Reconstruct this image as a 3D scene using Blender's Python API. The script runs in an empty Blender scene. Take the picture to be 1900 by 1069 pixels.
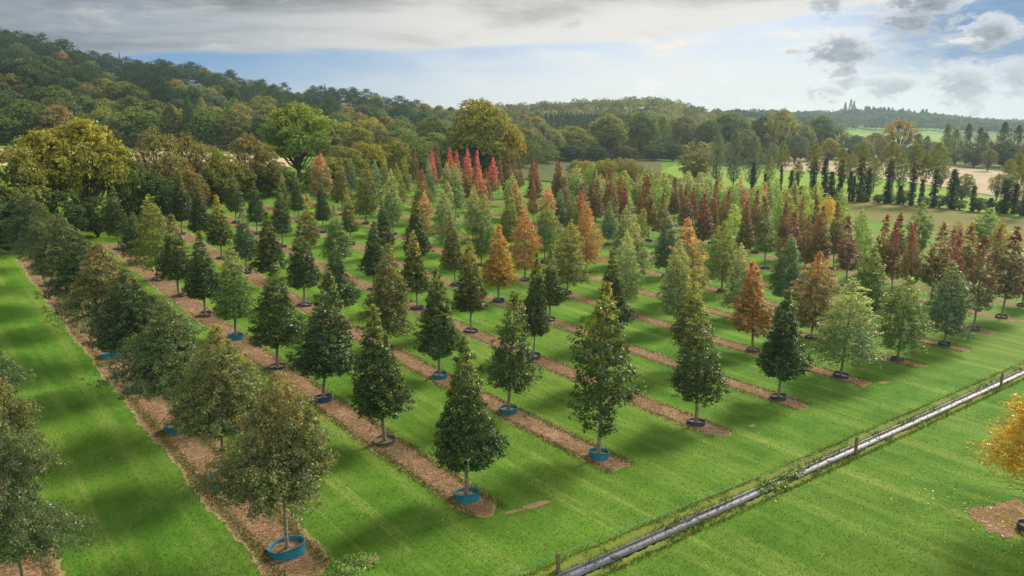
import bpy, math, random
import numpy as np
from mathutils import Vector

scene = bpy.context.scene
R = math.radians
# ------------------------------------------------------------------ camera
F_PX, HOR, CAMZ = 1433.0, 226.4, 15.5
PITCH = math.atan((534.5 - HOR) / F_PX)
cam = bpy.data.cameras.new('camera')
cam.sensor_width = 36.0
cam.lens = F_PX / 1900 * 36
cam.clip_end = 12000
cam_o = bpy.data.objects.new('camera', cam)
cam_o.location = (0, 0, CAMZ)
cam_o.rotation_euler = (math.pi / 2 - PITCH, 0, 0)
scene.collection.objects.link(cam_o)
scene.camera = cam_o

# ------------------------------------------------------------------ light
SUN_AZ, SUN_EL = 44.0, 33.0          # degrees right of the view direction, above the horizon
sun = bpy.data.lights.new('sun', 'SUN')
sun.energy = 5.0
sun.angle = R(14.0)
sun.color = (1.0, 0.90, 0.74)
sun_o = bpy.data.objects.new('sun', sun)
sd = Vector((math.sin(R(SUN_AZ)) * math.cos(R(SUN_EL)), math.cos(R(SUN_AZ)) * math.cos(R(SUN_EL)), math.sin(R(SUN_EL))))
sun_o.rotation_euler = sd.to_track_quat('Z', 'Y').to_euler()
scene.collection.objects.link(sun_o)
scene.view_settings.view_transform = 'Standard'
scene.view_settings.look = 'None'
scene.view_settings.gamma = 1
scene.view_settings.exposure = 0.24
scene.cycles.use_denoising = True
scene.cycles.max_bounces = 6
scene.cycles.transmission_bounces = 4
scene.cycles.transparent_max_bounces = 4
scene.cycles.diffuse_bounces = 3
scene.cycles.glossy_bounces = 2
scene.cycles.volume_bounces = 0
scene.cycles.sample_clamp_indirect = 3.0


def s2l(r, g, b):
    f = lambda c: (c / 255 / 12.92) if c / 255 <= .04045 else ((c / 255 + .055) / 1.055) ** 2.4
    return (f(r), f(g), f(b), 1.0)


def dirpx(X, Y):
    x = X - 950; y = 534.5 - Y
    fw = F_PX * math.cos(PITCH) + y * math.sin(PITCH)
    up = y * math.cos(PITCH) - F_PX * math.sin(PITCH)
    return x, fw, up


class NT:
    """small helper for writing node graphs"""
    def __init__(s, tree):
        s.t = tree; tree.nodes.clear()

    def n(s, typ, **kw):
        nd = s.t.nodes.new('ShaderNode' + typ)
        for k, v in kw.items():
            setattr(nd, k, v)
        return nd

    def put(s, sock, v):
        if v is None: return
        if isinstance(v, bpy.types.NodeSocket):
            s.t.links.new(v, sock)
        else:
            sock.default_value = v

    def m(s, op, a, b=None, c=None, clamp=False):
        nd = s.n('Math', operation=op, use_clamp=clamp)
        for i, v in enumerate((a, b, c)):
            s.put(nd.inputs[i], v)
        return nd.outputs[0]

    def vm(s, op, a, b=None):
        nd = s.n('VectorMath', operation=op)
        s.put(nd.inputs[0], a); s.put(nd.inputs[1], b)
        return nd.outputs[0]

    def mr(s, v, a, b, c=0.0, d=1.0, smooth=True):
        nd = s.n('MapRange', interpolation_type='SMOOTHSTEP' if smooth else 'LINEAR')
        for i, q in enumerate((v, a, b, c, d)):
            s.put(nd.inputs[i], q)
        return nd.outputs[0]

    def mix(s, f, a, b, blend='MIX'):
        nd = s.n('Mix', data_type='RGBA', blend_type=blend)
        s.put(nd.inputs[0], f); s.put(nd.inputs[6], a); s.put(nd.inputs[7], b)
        return nd.outputs[2]

    def noise(s, vec, scale, detail=3, rough=.55, dist=0.0, out=0):
        nd = s.n('TexNoise')
        s.put(nd.inputs['Vector'], vec)
        nd.inputs['Scale'].default_value = scale
        nd.inputs['Detail'].default_value = detail
        nd.inputs['Roughness'].default_value = rough
        nd.inputs['Distortion'].default_value = dist
        return nd.outputs[out]

    def xyz(s, x, y, z):
        nd = s.n('CombineXYZ')
        s.put(nd.inputs[0], x); s.put(nd.inputs[1], y); s.put(nd.inputs[2], z)
        return nd.outputs[0]


# ------------------------------------------------------------------ world: Nishita sky with cloud layers laid out by direction
world = bpy.data.worlds.new('World')
scene.world = world
world.use_nodes = True
W = NT(world.node_tree)
sky = W.n('TexSky')
sky.sky_type = 'NISHITA'
sky.sun_disc = False
sky.sun_elevation = R(SUN_EL)
sky.sun_rotation = R(SUN_AZ)
sky.altitude = 60
sky.air_density = 1.0
sky.dust_density = 0.6
sky.ozone_density = 1.6
tc = W.n('TexCoord')
sep = W.n('SeparateXYZ')
W.put(sep.inputs[0], tc.outputs['Generated'])
dx, dy, dz = sep.outputs
U = W.m('ARCTAN2', dx, dy)
hyp = W.m('SQRT', W.m('ADD', W.m('MULTIPLY', dx, dx), W.m('MULTIPLY', dy, dy)))
V = W.m('DIVIDE', dz, W.m('MAXIMUM', hyp, 0.01))


def uv(X, Y):
    x, fw, up = dirpx(X, Y)
    return math.atan2(x, fw), up / math.hypot(x, fw)


wisp = W.noise(W.xyz(W.m('MULTIPLY', U, 2.2), W.m('MULTIPLY', V, 14.0), 3.1), 1.6, 7, .62, .35)
wisp2 = W.noise(W.xyz(W.m('MULTIPLY', U, 5.0), W.m('MULTIPLY', V, 22.0), 8.4), 2.2, 8, .65, .5)
puff = W.noise(W.xyz(W.m('MULTIPLY', U, 9.0), W.m('MULTIPLY', V, 15.0), 1.7), 2.4, 9, .62, .25)
puff2 = W.noise(W.xyz(W.m('MULTIPLY', U, 9.0), W.m('MULTIPLY', V, 16.0), 5.9), 6.0, 6, .6, .2)
skycol = W.vm('MULTIPLY', sky.outputs[0], (0.070, 0.088, 0.118))
blue_d, blue_l = s2l(72, 130, 184), s2l(170, 198, 222)
# measured blue of the gap in the cloud, deeper away from the sun
nearsun = W.mr(W.m('ABSOLUTE', W.m('SUBTRACT', U, uv(1280, 180)[0])), 0.0, 0.62, 1.0, 0.0)
bluec = W.mix(nearsun, blue_d, s2l(212, 217, 224))
lowh = W.mr(V, 0.0, 0.10, 1.0, 0.0)
base = W.mix(0.80, skycol, bluec)
base = W.mix(W.m('MULTIPLY', lowh, W.m('ADD', 0.30, W.m('MULTIPLY', nearsun, 0.65))), base, s2l(244, 242, 238))
# far right: blue patch above
rb = W.mr(U, uv(1480, 100)[0], uv(1800, 100)[0])
rbv = W.m('MULTIPLY', rb, W.mr(V, 0.03, 0.075))
base = W.mix(W.m('MULTIPLY', rbv, .95), base, s2l(100, 136, 178))
# broad pale sheet in the middle of the sky
sheetm = W.m('MULTIPLY', nearsun, W.mr(W.m('ADD', W.m('MULTIPLY', W.m('SUBTRACT', wisp2, .5), 1.3), .5), .30, .75))
base = W.mix(W.m('MULTIPLY', sheetm, .8), base, s2l(226, 226, 224))
# high stratus deck; its lower edge runs across the picture
edge_u0, edge_v0 = uv(260, 98)
edge_u1, edge_v1 = uv(1100, 84)
slope = (edge_v1 - edge_v0) / (edge_u1 - edge_u0)
edge = W.m('ADD', edge_v0, W.m('MULTIPLY', W.m('SUBTRACT', U, edge_u0), slope))
dv = W.m('SUBTRACT', V, edge)
# the deck comes lower at the far left and fades out to the right
dv = W.m('ADD', dv, W.mr(U, uv(60, 90)[0], uv(330, 90)[0], 0.014, 0.0))
dv = W.m('ADD', dv, W.mr(U, uv(1100, 90)[0], uv(1900, 90)[0], 0.0, -0.035))
deck = W.mr(W.m('ADD', dv, W.m('MULTIPLY', W.m('SUBTRACT', wisp, .5), .030)), -0.003, 0.006)
deckdark = W.mr(W.m('ADD', W.m('MULTIPLY', dv, 9.0), W.m('MULTIPLY', W.m('SUBTRACT', wisp, .5), 2.6)), -0.10, 1.0)
deckleft = W.mix(deckdark, s2l(156, 164, 174), s2l(84, 97, 106))
deckmid = W.mix(deckdark, s2l(222, 219, 213), s2l(160, 157, 155))
deckc = W.mix(W.mr(U, uv(150, 50)[0], uv(1000, 50)[0]), deckleft, deckmid)
streak = W.mr(wisp2, .46, .72)
deckc = W.mix(W.m('MULTIPLY', streak, .45), deckc, s2l(214, 208, 200))
col = W.mix(deck, base, deckc)
# thin bright streaks near the horizon on the right
st = W.m('MULTIPLY', W.mr(puff, .52, .68), W.m('MULTIPLY', W.mr(V, .0, .02), W.mr(V, .035, .075, 1.0, 0.0)))
st = W.m('MULTIPLY', st, W.mr(U, uv(1000, 150)[0], uv(1300, 150)[0]))
col = W.mix(W.m('MULTIPLY', st, .8), col, s2l(244, 243, 240))
st2 = W.m('MULTIPLY', W.mr(wisp2, .55, .66), W.m('MULTIPLY', W.mr(V, .05, .07), W.mr(V, .10, .125, 1.0, 0.0)))
st2 = W.m('MULTIPLY', st2, W.mr(U, uv(950, 150)[0], uv(1250, 150)[0]))
col = W.mix(W.m('MULTIPLY', st2, .75), col, s2l(238, 226, 212))
# separate cumulus with grey bellies
puffs = [(1715, 16, 66, 46, 1.0), (1545, 6, 36, 26, .7), (1556, 90, 74, 30, .9), (1566, 126, 24, 20, .6), (1838, 64, 38, 28, .9),
         (1788, 162, 78, 34, .8), (1885, 154, 48, 32, .7), (1662, 162, 62, 20, .65), (1532, 173, 38, 14, .6), (1576, 152, 30, 18, .6),
         (1066, 44, 30, 10, .35)]
Up = W.m('ADD', U, W.m('MULTIPLY', W.m('SUBTRACT', puff2, .5), .050))
Vp = W.m('ADD', V, W.m('MULTIPLY', W.m('SUBTRACT', puff, .5), .040))
dark = None; lite = None
pn = W.m('MULTIPLY', W.m('SUBTRACT', puff, .5), 3.0)
pn2 = W.m('ADD', pn, W.m('MULTIPLY', W.m('SUBTRACT', puff2, .5), 1.2))
for (X, Y, a, b, amt) in puffs:
    u0, v0 = uv(X, Y)
    ddx = W.m('DIVIDE', W.m('SUBTRACT', Up, u0), a / F_PX)
    ddy = W.m('DIVIDE', W.m('SUBTRACT', Vp, v0), b / F_PX)
    d = W.m('SQRT', W.m('ADD', W.m('MULTIPLY', ddx, ddx), W.m('MULTIPLY', ddy, ddy)))
    v = W.m('ADD', W.m('SUBTRACT', 1.0, d), pn2)
    mk = W.m('MULTIPLY', W.mr(v, .0, .85), amt)
    # sunlit rim on the upper side
    dl = W.m('SQRT', W.m('ADD', W.m('MULTIPLY', ddx, ddx), W.m('POWER', W.m('ABSOLUTE', W.m('SUBTRACT', ddy, .30)), 2.0)))
    lk = W.m('MULTIPLY', W.mr(W.m('ADD', W.m('SUBTRACT', 1.15, dl), pn2), .05, .5), amt)
    dark = mk if dark is None else W.m('MAXIMUM', dark, mk)
    lite = lk if lite is None else W.m('MAXIMUM', lite, lk)
col = W.mix(W.m('MULTIPLY', lite, .7), col, s2l(232, 230, 228))
col = W.mix(W.m('MULTIPLY', dark, .92), col, W.mix(W.mr(puff2, .3, .7), s2l(98, 108, 124), s2l(146, 155, 168)))
# below the horizon: dull ground tone
col = W.mix(W.mr(V, -0.06, -0.01, 1.0, 0.0), col, (0.03, 0.05, 0.02, 1))
# unseen half of the sky behind the view: bright cloud added as frontal fill
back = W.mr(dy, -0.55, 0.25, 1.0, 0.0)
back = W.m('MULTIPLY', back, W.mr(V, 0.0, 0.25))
fillc = W.vm('MULTIPLY', W.mix(W.mr(puff, .35, .65), s2l(186, 196, 210), s2l(250, 246, 240)), (1.45, 1.4, 1.35))
col = W.mix(back, col, fillc)
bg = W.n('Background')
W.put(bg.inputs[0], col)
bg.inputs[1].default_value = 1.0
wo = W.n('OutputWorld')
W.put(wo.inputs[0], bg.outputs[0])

# ------------------------------------------------------------------ terrain
PHI = 0.6781
ROW0, ROWW = 9.9083, 8.1928
TPX = np.array([-600, 0, 300, 600, 900, 1200, 1400, 1600, 1900, 2500], float)
TU = np.arctan((TPX - 950) / F_PX)
TR = np.array([0, 200, 290, 450, 650, 850, 1300, 1900, 2500, 5500], float)
TZ = np.array([
    [7, 6, 5.5, 4, 0, -3.5, -5, -5.5, -6.5, -8],
    [7, 6, 5.5, 4, 0, -3.5, -5, -5.5, -6.5, -8],
    [10, 8.5, 7, 3.5, -1, -4.5, -5.5, -6, -7, -8],
    [34, 34, 24, 12, 2, -4, -6, -6, -7, -8],
    [64, 63, 45, 27, 12, 9, -2, -5, -7, -8],
    [64, 64, 45, 34, 23, 29, 7, -4, -7, -8],
    [45, 45, 35, 30, 20, 22, 22, -3, -5, -6],
    [30, 30, 25, 20, 20, 20, 22, 27, 2, 0],
    [20, 20, 20, 20, 20, 20, 20, 22, 9, 6],
    [0, 0, 0, 0, 0, 0, 0, 0, 0, 0]], float)


def smooth01(t):
    t = np.clip(t, 0, 1)
    return t * t * (3 - 2 * t)


def T(x, y):
    """ground height"""
    x = np.asarray(x, float); y = np.asarray(y, float)
    a, b = np.clip(x, -120, 160) / 100, np.clip(y, -60, 170) / 100
    near = -4.1028 * a - 3.6812 * b + 2.3801 * a * a - 3.1712 * a * b + 3.5625 * b * b
    r = np.hypot(x, y)
    u = np.clip(np.arctan2(x, y), TU[0], TU[-1] - 1e-6)
    ci = np.clip(np.searchsorted(TU, u, side='right') - 1, 0, len(TU) - 2)
    ri = np.clip(np.searchsorted(TR, r, side='right') - 1, 0, len(TR) - 2)
    fu = smooth01((u - TU[ci]) / (TU[ci + 1] - TU[ci]))
    fr = smooth01((np.minimum(r, TR[-1]) - TR[ri]) / (TR[ri + 1] - TR[ri]))
    far = (TZ[ri, ci] * (1 - fu) + TZ[ri, ci + 1] * fu) * (1 - fr) + (TZ[ri + 1, ci] * (1 - fu) + TZ[ri + 1, ci + 1] * fu) * fr
    w = smooth01((r - 115) / 85)
    back = smooth01((-y - 5) / 60)
    near = near * (1 - back)
    und = 0.4 * np.sin(x / 31 + 1) * np.sin(y / 27) * smooth01((r - 180) / 200)
    return near * (1 - w) + far * w + und


def pix(x, y, z):
    d = z - CAMZ
    dep = y * math.cos(PITCH) - d * math.sin(PITCH)
    up = y * math.sin(PITCH) + d * math.cos(PITCH)
    return 950 + F_PX * x / dep, 534.5 - F_PX * up / dep, dep


def hit(X, Y):
    """where the sight line through a photo pixel meets the ground"""
    x, fw, up = dirpx(X, Y)
    t = 0.005
    while t < 4:
        if CAMZ + up * t < float(T(x * t, fw * t)):
            lo, hi = t / 1.01, t
            for _ in range(30):
                mid = (lo + hi) / 2
                if CAMZ + up * mid < float(T(x * mid, fw * mid)): hi = mid
                else: lo = mid
            return x * hi, fw * hi
        t *= 1.01
    return x * 1.0, fw * 1.0


def atdist(X, r):
    x, fw, _ = dirpx(X, HOR)
    k = r / math.hypot(x, fw)
    return x * k, fw * k


def grid(i, s):
    v = ROW0 + ROWW * i
    return v * math.cos(PHI) - s * math.sin(PHI), v * math.sin(PHI) + s * math.cos(PHI)


def height_for(x, y, ytop):
    z = float(T(x, y)); lo, hi = .3, 60
    for _ in range(30):
        h = (lo + hi) / 2
        if pix(x, y, z + h)[1] > ytop: lo = h
        else: hi = h
    return h


# ------------------------------------------------------------------ helpers
col_root = scene.collection


def link(o, parent=None):
    col_root.objects.link(o)
    if parent is not None:
        o.parent = parent
    return o


def mesh_np(name, verts, faces, mat=None, smooth=False, fattr=None):
    """faces: (n,k) int array or list of such arrays"""
    me = bpy.data.meshes.new(name)
    if not isinstance(faces, list): faces = [faces]
    faces = [np.asarray(f, np.int32) for f in faces if len(f)]
    verts = np.asarray(verts, np.float32)
    me.vertices.add(len(verts)); me.vertices.foreach_set('co', verts.ravel())
    nl = sum(f.size for f in faces); nf = sum(len(f) for f in faces)
    me.loops.add(nl); me.loops.foreach_set('vertex_index', np.concatenate([f.ravel() for f in faces]))
    me.polygons.add(nf)
    tot = np.concatenate([np.full(len(f), f.shape[1], np.int32) for f in faces])
    me.polygons.foreach_set('loop_start', np.concatenate([[0], np.cumsum(tot)[:-1]]).astype(np.int32))
    if smooth:
        me.polygons.foreach_set('use_smooth', np.ones(nf, bool))
    me.update(calc_edges=True)
    if fattr:
        for k, v in fattr.items():
            a = me.attributes.new(k, 'FLOAT', 'FACE')
            a.data.foreach_set('value', np.asarray(v, np.float32))
    if mat: me.materials.append(mat)
    return me


def obj(name, me, parent=None, loc=None):
    o = bpy.data.objects.new(name, me)
    if loc is not None: o.location = loc
    return link(o, parent)


def tag(o, label=None, cat=None, group=None, kind=None):
    if label: o['label'] = label
    if cat: o['category'] = cat
    if group: o['group'] = group
    if kind: o['kind'] = kind
    return o


def tube(pts, rad, n=6, cap=True):
    pts = np.asarray(pts, float); k = len(pts)
    d = np.gradient(pts, axis=0)
    d /= np.linalg.norm(d, axis=1)[:, None] + 1e-9
    ref = np.where(np.abs(d[:, 2:3]) > .9, np.array([[1., 0, 0]]), np.array([[0, 0, 1.]]))
    a = np.cross(d, ref); a /= np.linalg.norm(a, axis=1)[:, None]
    b = np.cross(d, a)
    ang = np.linspace(0, 2 * math.pi, n, endpoint=False)
    rad = np.asarray(rad, float)
    V_ = pts[:, None] + rad[:, None, None] * (a[:, None] * np.cos(ang)[None, :, None] + b[:, None] * np.sin(ang)[None, :, None])
    V_ = V_.reshape(-1, 3)
    i = np.arange(k - 1)[:, None] * n; j = np.arange(n)[None]
    j2 = (j + 1) % n
    Fq = np.stack([i + j, i + j2, i + n + j2, i + n + j], -1).reshape(-1, 4)
    return V_, Fq


class Acc:
    def __init__(s): s.v = []; s.f = []; s.n = 0

    def add(s, v, f):
        s.v.append(v); s.f.append(np.asarray(f) + s.n); s.n += len(v)

    def box(s, c, size, rz=0.0):
        c = np.array(c, float); h = np.array(size, float) / 2
        q = np.array([[a, b, d] for a in (-1, 1) for b in (-1, 1) for d in (-1, 1)], float) * h
        ca, sa = math.cos(rz), math.sin(rz)
        q = np.stack([q[:, 0] * ca - q[:, 1] * sa, q[:, 0] * sa + q[:, 1] * ca, q[:, 2]], 1) + c
        s.add(q, np.array([[0, 1, 3, 2], [4, 6, 7, 5], [0, 4, 5, 1], [2, 3, 7, 6], [0, 2, 6, 4], [1, 5, 7, 3]]))

    def mesh(s, name, mat, smooth=False):
        return mesh_np(name, np.concatenate(s.v), np.concatenate(s.f), mat, smooth)


# ------------------------------------------------------------------ materials
def newmat(name):
    m = bpy.data.materials.new(name); m.use_nodes = True
    return m, NT(m.node_tree)


def out(N, sh, disp=None):
    o = N.n('OutputMaterial'); N.put(o.inputs[0], sh)
    return o


def principled(N, colr, rough=.8, spec=.2, normal=None):
    p = N.n('BsdfPrincipled')
    N.put(p.inputs['Base Color'], colr); N.put(p.inputs['Roughness'], rough)
    p.inputs['Specular IOR Level'].default_value = spec
    if normal is not None: N.put(p.inputs['Normal'], normal)
    return p


def foliage_mat(name, trans=.34, rough=.5, spec=.25, tw=(1.35, 1.25, .55), var=1.0):
    m, N = newmat(name)
    oi = N.n('ObjectInfo')
    at = N.n('Attribute', attribute_type='OBJECT', attribute_name='tip')
    ts = N.n('Attribute', attribute_type='OBJECT', attribute_name='tip_from')
    ac = N.n('Attribute', attribute_type='OBJECT', attribute_name='accent')
    aa = N.n('Attribute', attribute_type='OBJECT', attribute_name='accent_share')
    hf = N.n('Attribute', attribute_name='hf')
    rv = N.n('Attribute', attribute_name='rv')
    lr = N.n('Attribute', attribute_name='lr')
    f = N.m('ADD', N.m('SUBTRACT', hf.outputs['Fac'], ts.outputs['Fac']), N.m('MULTIPLY', N.m('SUBTRACT', rv.outputs['Fac'], .5), .55))
    f = N.mr(f, -0.12, 0.30)
    c = N.mix(f, oi.outputs['Color'], at.outputs['Color'])
    # patches of turned leaves
    am = N.m('ADD', N.m('MULTIPLY', rv.outputs['Fac'], .55), N.m('MULTIPLY', lr.outputs['Fac'], .45))
    am = N.m('ADD', am, N.m('MULTIPLY', hf.outputs['Fac'], .12))
    thr = N.m('SUBTRACT', 1.0, aa.outputs['Fac'])
    am = N.mr(N.m('SUBTRACT', am, thr), -0.04, 0.05)
    c = N.mix(am, c, ac.outputs['Color'])
    val = N.m('ADD', 1.06 - .36 * var, N.m('ADD', N.m('MULTIPLY', rv.outputs['Fac'], .36 * var), N.m('MULTIPLY', lr.outputs['Fac'], .36 * var)))
    hs = N.n('HueSaturation')
    N.put(hs.inputs['Color'], c); N.put(hs.inputs['Value'], val)
    N.put(hs.inputs['Hue'], N.m('ADD', .488, N.m('MULTIPLY', lr.outputs['Fac'], .024)))
    c = hs.outputs[0]
    p = principled(N, c, rough, spec)
    t = N.n('BsdfTranslucent')
    N.put(t.inputs[0], N.vm('MULTIPLY', c, tw))
    ms = N.n('MixShader'); ms.inputs[0].default_value = trans
    N.put(ms.inputs[1], p.outputs[0]); N.put(ms.inputs[2], t.outputs[0])
    out(N, ms.outputs[0])
    return m


M_LEAF = foliage_mat('leaves', trans=.42, rough=.42, spec=.38, tw=(1.55, 1.45, .6))
M_BLADE = foliage_mat('grass_blade', trans=.3, spec=.1, rough=.7, var=.35)
M_FAR = foliage_mat('far_leaves', trans=.26, rough=.7, spec=.1, tw=(1.2, 1.15, .6))


def bark_mat(name, c1, c2):
    m, N = newmat(name)
    t = N.n('TexCoord')
    v = N.vm('MULTIPLY', t.outputs['Object'], (1, 1, .35))
    n1 = N.noise(v, 14, 6, .7)
    c = N.mix(N.mr(n1, .35, .68), c1, c2)
    b = N.n('Bump'); b.inputs['Strength'].default_value = .5; b.inputs['Distance'].default_value = .02
    N.put(b.inputs['Height'], n1)
    out(N, principled(N, c, .85, .15, b.outputs[0]).outputs[0])
    return m


M_BARK = bark_mat('grey_bark', s2l(96, 92, 82), s2l(158, 154, 142))
M_BARKD = bark_mat('dark_bark', s2l(62, 56, 48), s2l(110, 102, 90))


def grass_mat():
    m, N = newmat('grass')
    g = N.n('NewGeometry')
    P = g.outputs['Position']
    big = N.noise(P, .035, 4, .6, .4)
    mid = N.noise(P, .35, 5, .62, .5)
    sml = N.noise(P, 2.6, 6, .7, .6)
    fine = N.noise(P, 17.0, 5, .75)
    # wheel and mowing lines run with the tree rows
    rot = N.n('VectorRotate', rotation_type='Z_AXIS')
    N.put(rot.inputs['Vector'], P); rot.inputs['Angle'].default_value = -PHI
    stv = N.noise(N.vm('MULTIPLY', rot.outputs[0], (.75, .035, .0)), 1.0, 4, .6, .3)
    c = N.mix(N.mr(mid, .30, .70), s2l(68, 114, 34), s2l(98, 142, 48))
    c = N.mix(N.m('MULTIPLY', N.mr(big, .38, .66), .65), c, s2l(104, 130, 46))
    c = N.mix(N.m('MULTIPLY', N.mr(stv, .45, .66), .55), c, s2l(132, 154, 72))
    c = N.mix(N.m('MULTIPLY', N.mr(stv, .30, .44, 1., 0.), .35), c, s2l(70, 108, 34))
    c = N.mix(N.m('MULTIPLY', N.mr(sml, .55, .78), .35), c, s2l(74, 110, 34))
    c = N.mix(N.m('MULTIPLY', N.mr(sml, .24, .42, 1., 0.), .30), c, s2l(160, 178, 80))
    c = N.mix(N.m('MULTIPLY', N.mr(fine, .50, .80), .22), c, s2l(64, 98, 30))
    c = N.mix(N.m('MULTIPLY', N.mr(fine, .2, .45, 1., 0.), .18), c, s2l(150, 180, 76))
    thin = N.m('MULTIPLY', N.mr(N.noise(P, .9, 6, .72, .8), .63, .72), N.mr(big, .35, .6))
    c = N.mix(N.m('MULTIPLY', thin, .55), c, s2l(150, 138, 84))
    trk = N.m('MULTIPLY', N.mr(N.noise(N.vm('MULTIPLY', rot.outputs[0], (2.6, .02, .0)), 1.0, 2, .5), .60, .70), N.mr(mid, .35, .6))
    c = N.mix(N.m('MULTIPLY', trk, .30), c, s2l(158, 166, 92))
    hgt = N.m('ADD', N.m('MULTIPLY', sml, .5), N.m('ADD', N.m('MULTIPLY', fine, .35), N.m('MULTIPLY', mid, .6)))
    b = N.n('Bump'); b.inputs['Strength'].default_value = 1.0; b.inputs['Distance'].default_value = .16
    N.put(b.inputs['Height'], hgt)
    p = principled(N, c, .75, .15, b.outputs[0])
    p.inputs['Specular IOR Level'].default_value = .04
    out(N, p.outputs[0])
    return m


def ground_mat(name, c1, c2, c3, s1=.5, s2=6., bump=.08, stretch=(1, 1, 1), rz=0.):
    m, N = newmat(name)
    g = N.n('NewGeometry')
    rot = N.n('VectorRotate', rotation_type='Z_AXIS')
    N.put(rot.inputs['Vector'], g.outputs['Position']); rot.inputs['Angle'].default_value = -rz
    P = N.vm('MULTIPLY', rot.outputs[0], stretch)
    a = N.noise(P, s1, 5, .6, .3); b_ = N.noise(P, s2, 5, .7)
    c = N.mix(N.mr(a, .32, .68), c1, c2)
    c = N.mix(N.m('MULTIPLY', N.mr(b_, .45, .75), .7), c, c3)
    b = N.n('Bump'); b.inputs['Distance'].default_value = bump
    N.put(b.inputs['Height'], b_)
    out(N, principled(N, c, .9, .1, b.outputs[0]).outputs[0])
    return m


def mulch_mat(name='wood_mulch'):
    m, N = newmat(name)
    g = N.n('NewGeometry'); P = g.outputs['Position']
    v = N.n('TexVoronoi'); v.inputs['Scale'].default_value = 13; N.put(v.inputs['Vector'], P)
    v2 = N.n('TexVoronoi'); v2.inputs['Scale'].default_value = 5.5; N.put(v2.inputs['Vector'], P)
    a = N.noise(P, .45, 5, .65, .5); b_ = N.noise(P, 7, 6, .75, .6)
    sp = N.n('SeparateColor'); N.put(sp.inputs[0], v.outputs['Color'])
    sp2 = N.n('SeparateColor'); N.put(sp2.inputs[0], v2.outputs['Color'])
    c = N.mix(sp.outputs[0], s2l(104, 80, 58), s2l(156, 128, 100))
    c = N.mix(N.m('MULTIPLY', N.mr(sp2.outputs[0], .5, 1.), .4), c, s2l(192, 156, 126))
    c = N.mix(N.m('MULTIPLY', N.mr(b_, .54, .72), .6), c, s2l(112, 84, 62))
    c = N.mix(N.m('MULTIPLY', N.mr(a, .50, .66), .62), c, s2l(116, 104, 64))
    c = N.mix(N.m('MULTIPLY', N.mr(a, .28, .44, 1., 0.), .35), c, s2l(206, 164, 134))
    gr_ = N.m('MULTIPLY', N.mr(N.noise(P, .8, 6, .72, .6), .54, .64), N.mr(b_, .38, .55))
    c = N.mix(N.m('MULTIPLY', gr_, .75), c, s2l(92, 108, 48))
    b = N.n('Bump'); b.inputs['Distance'].default_value = .05; b.inputs['Strength'].default_value = .9
    N.put(b.inputs['Height'], N.m('ADD', b_, N.m('MULTIPLY', sp.outputs[1], .3)))
    out(N, principled(N, c, .9, .1, b.outputs[0]).outputs[0])
    return m


def plain_mat(name, c, rough=.5, spec=.4, var=.25, scale=8.):
    m, N = newmat(name)
    t = N.n('TexCoord')
    n1 = N.noise(t.outputs['Object'], scale, 5, .65)
    dk = tuple(v * (1 - var) for v in c[:3]) + (1,)
    cc = N.mix(N.mr(n1, .35, .65), dk, c)
    out(N, principled(N, cc, rough, spec).outputs[0])
    return m


M_GRASS = grass_mat()
M_MULCH = mulch_mat()
M_EDGE = ground_mat('dry_edge', s2l(150, 140, 90), s2l(170, 150, 112), s2l(110, 126, 56), 1.5, 9)
M_BARE = ground_mat('bare_soil', s2l(150, 126, 96), s2l(174, 150, 118), s2l(112, 110, 62), 1.2, 7)
M_RING = plain_mat('teal_plastic', s2l(34, 122, 142), .45, .4, .25, 3)
M_RINGD = plain_mat('dull_plastic', s2l(58, 84, 96), .55, .3, .3, 3)
M_RINGG = plain_mat('grey_plastic', s2l(92, 98, 96), .6, .3, .3, 3)
M_SOIL = mulch_mat('pot_mulch')

# ------------------------------------------------------------------ ground
def polar_ground():
    naz = 620
    az = np.concatenate([np.linspace(-R(62), R(62), naz), np.linspace(R(62), 2 * math.pi - R(62), 60)[1:-1]])
    rr = [0.8]
    while rr[-1] < 5200:
        rr.append(rr[-1] * 1.024 if rr[-1] > 12 else rr[-1] + .8)
    rr = np.array(rr)
    Rg, Ag = np.meshgrid(rr, az, indexing='ij')
    x = Rg * np.sin(Ag); y = Rg * np.cos(Ag)
    Vt = np.stack([x, y, T(x, y)], -1).reshape(-1, 3)
    n = len(az); k = len(rr)
    i = np.arange(k - 1)[:, None] * n; j = np.arange(n)[None]; j2 = (j + 1) % n
    Fq = np.stack([i + j, i + n + j, i + n + j2, i + j2], -1).reshape(-1, 4)
    c = len(Vt)
    Vt = np.vstack([Vt, [[0, 0, float(T(0, 0))]]])
    jj = np.arange(n)
    Ft = np.stack([np.full(n, c), jj, (jj + 1) % n], -1)
    return mesh_np('ground', Vt, [Fq, Ft], M_GRASS, True)


tag(obj('ground', polar_ground()), 'mown green lawn between the tree rows', None, None, 'structure')
DRAIN_S = None


def sheet(name, ring, mat, lift, du=2.0, dv=2.0, edge=0.0, seed=0):
    """drape a sheet over the ground; ring = function (a in 0..1, b in 0..1) -> x, y"""
    A, B = int(du), int(dv)
    a = np.linspace(0, 1, A + 1); b = np.linspace(0, 1, B + 1)
    Ag, Bg = np.meshgrid(a, b, indexing='ij')
    x, y = ring(Ag, Bg)
    z = T(x, y) + lift
    Vt = np.stack([x, y, z], -1).reshape(-1, 3)
    i = np.arange(A)[:, None] * (B + 1); j = np.arange(B)[None]
    Fq = np.stack([i + j, i + j + 1, i + B + 2 + j, i + B + 1 + j], -1).reshape(-1, 4)
    return obj(name, mesh_np(name, Vt, Fq, mat, True))


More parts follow.
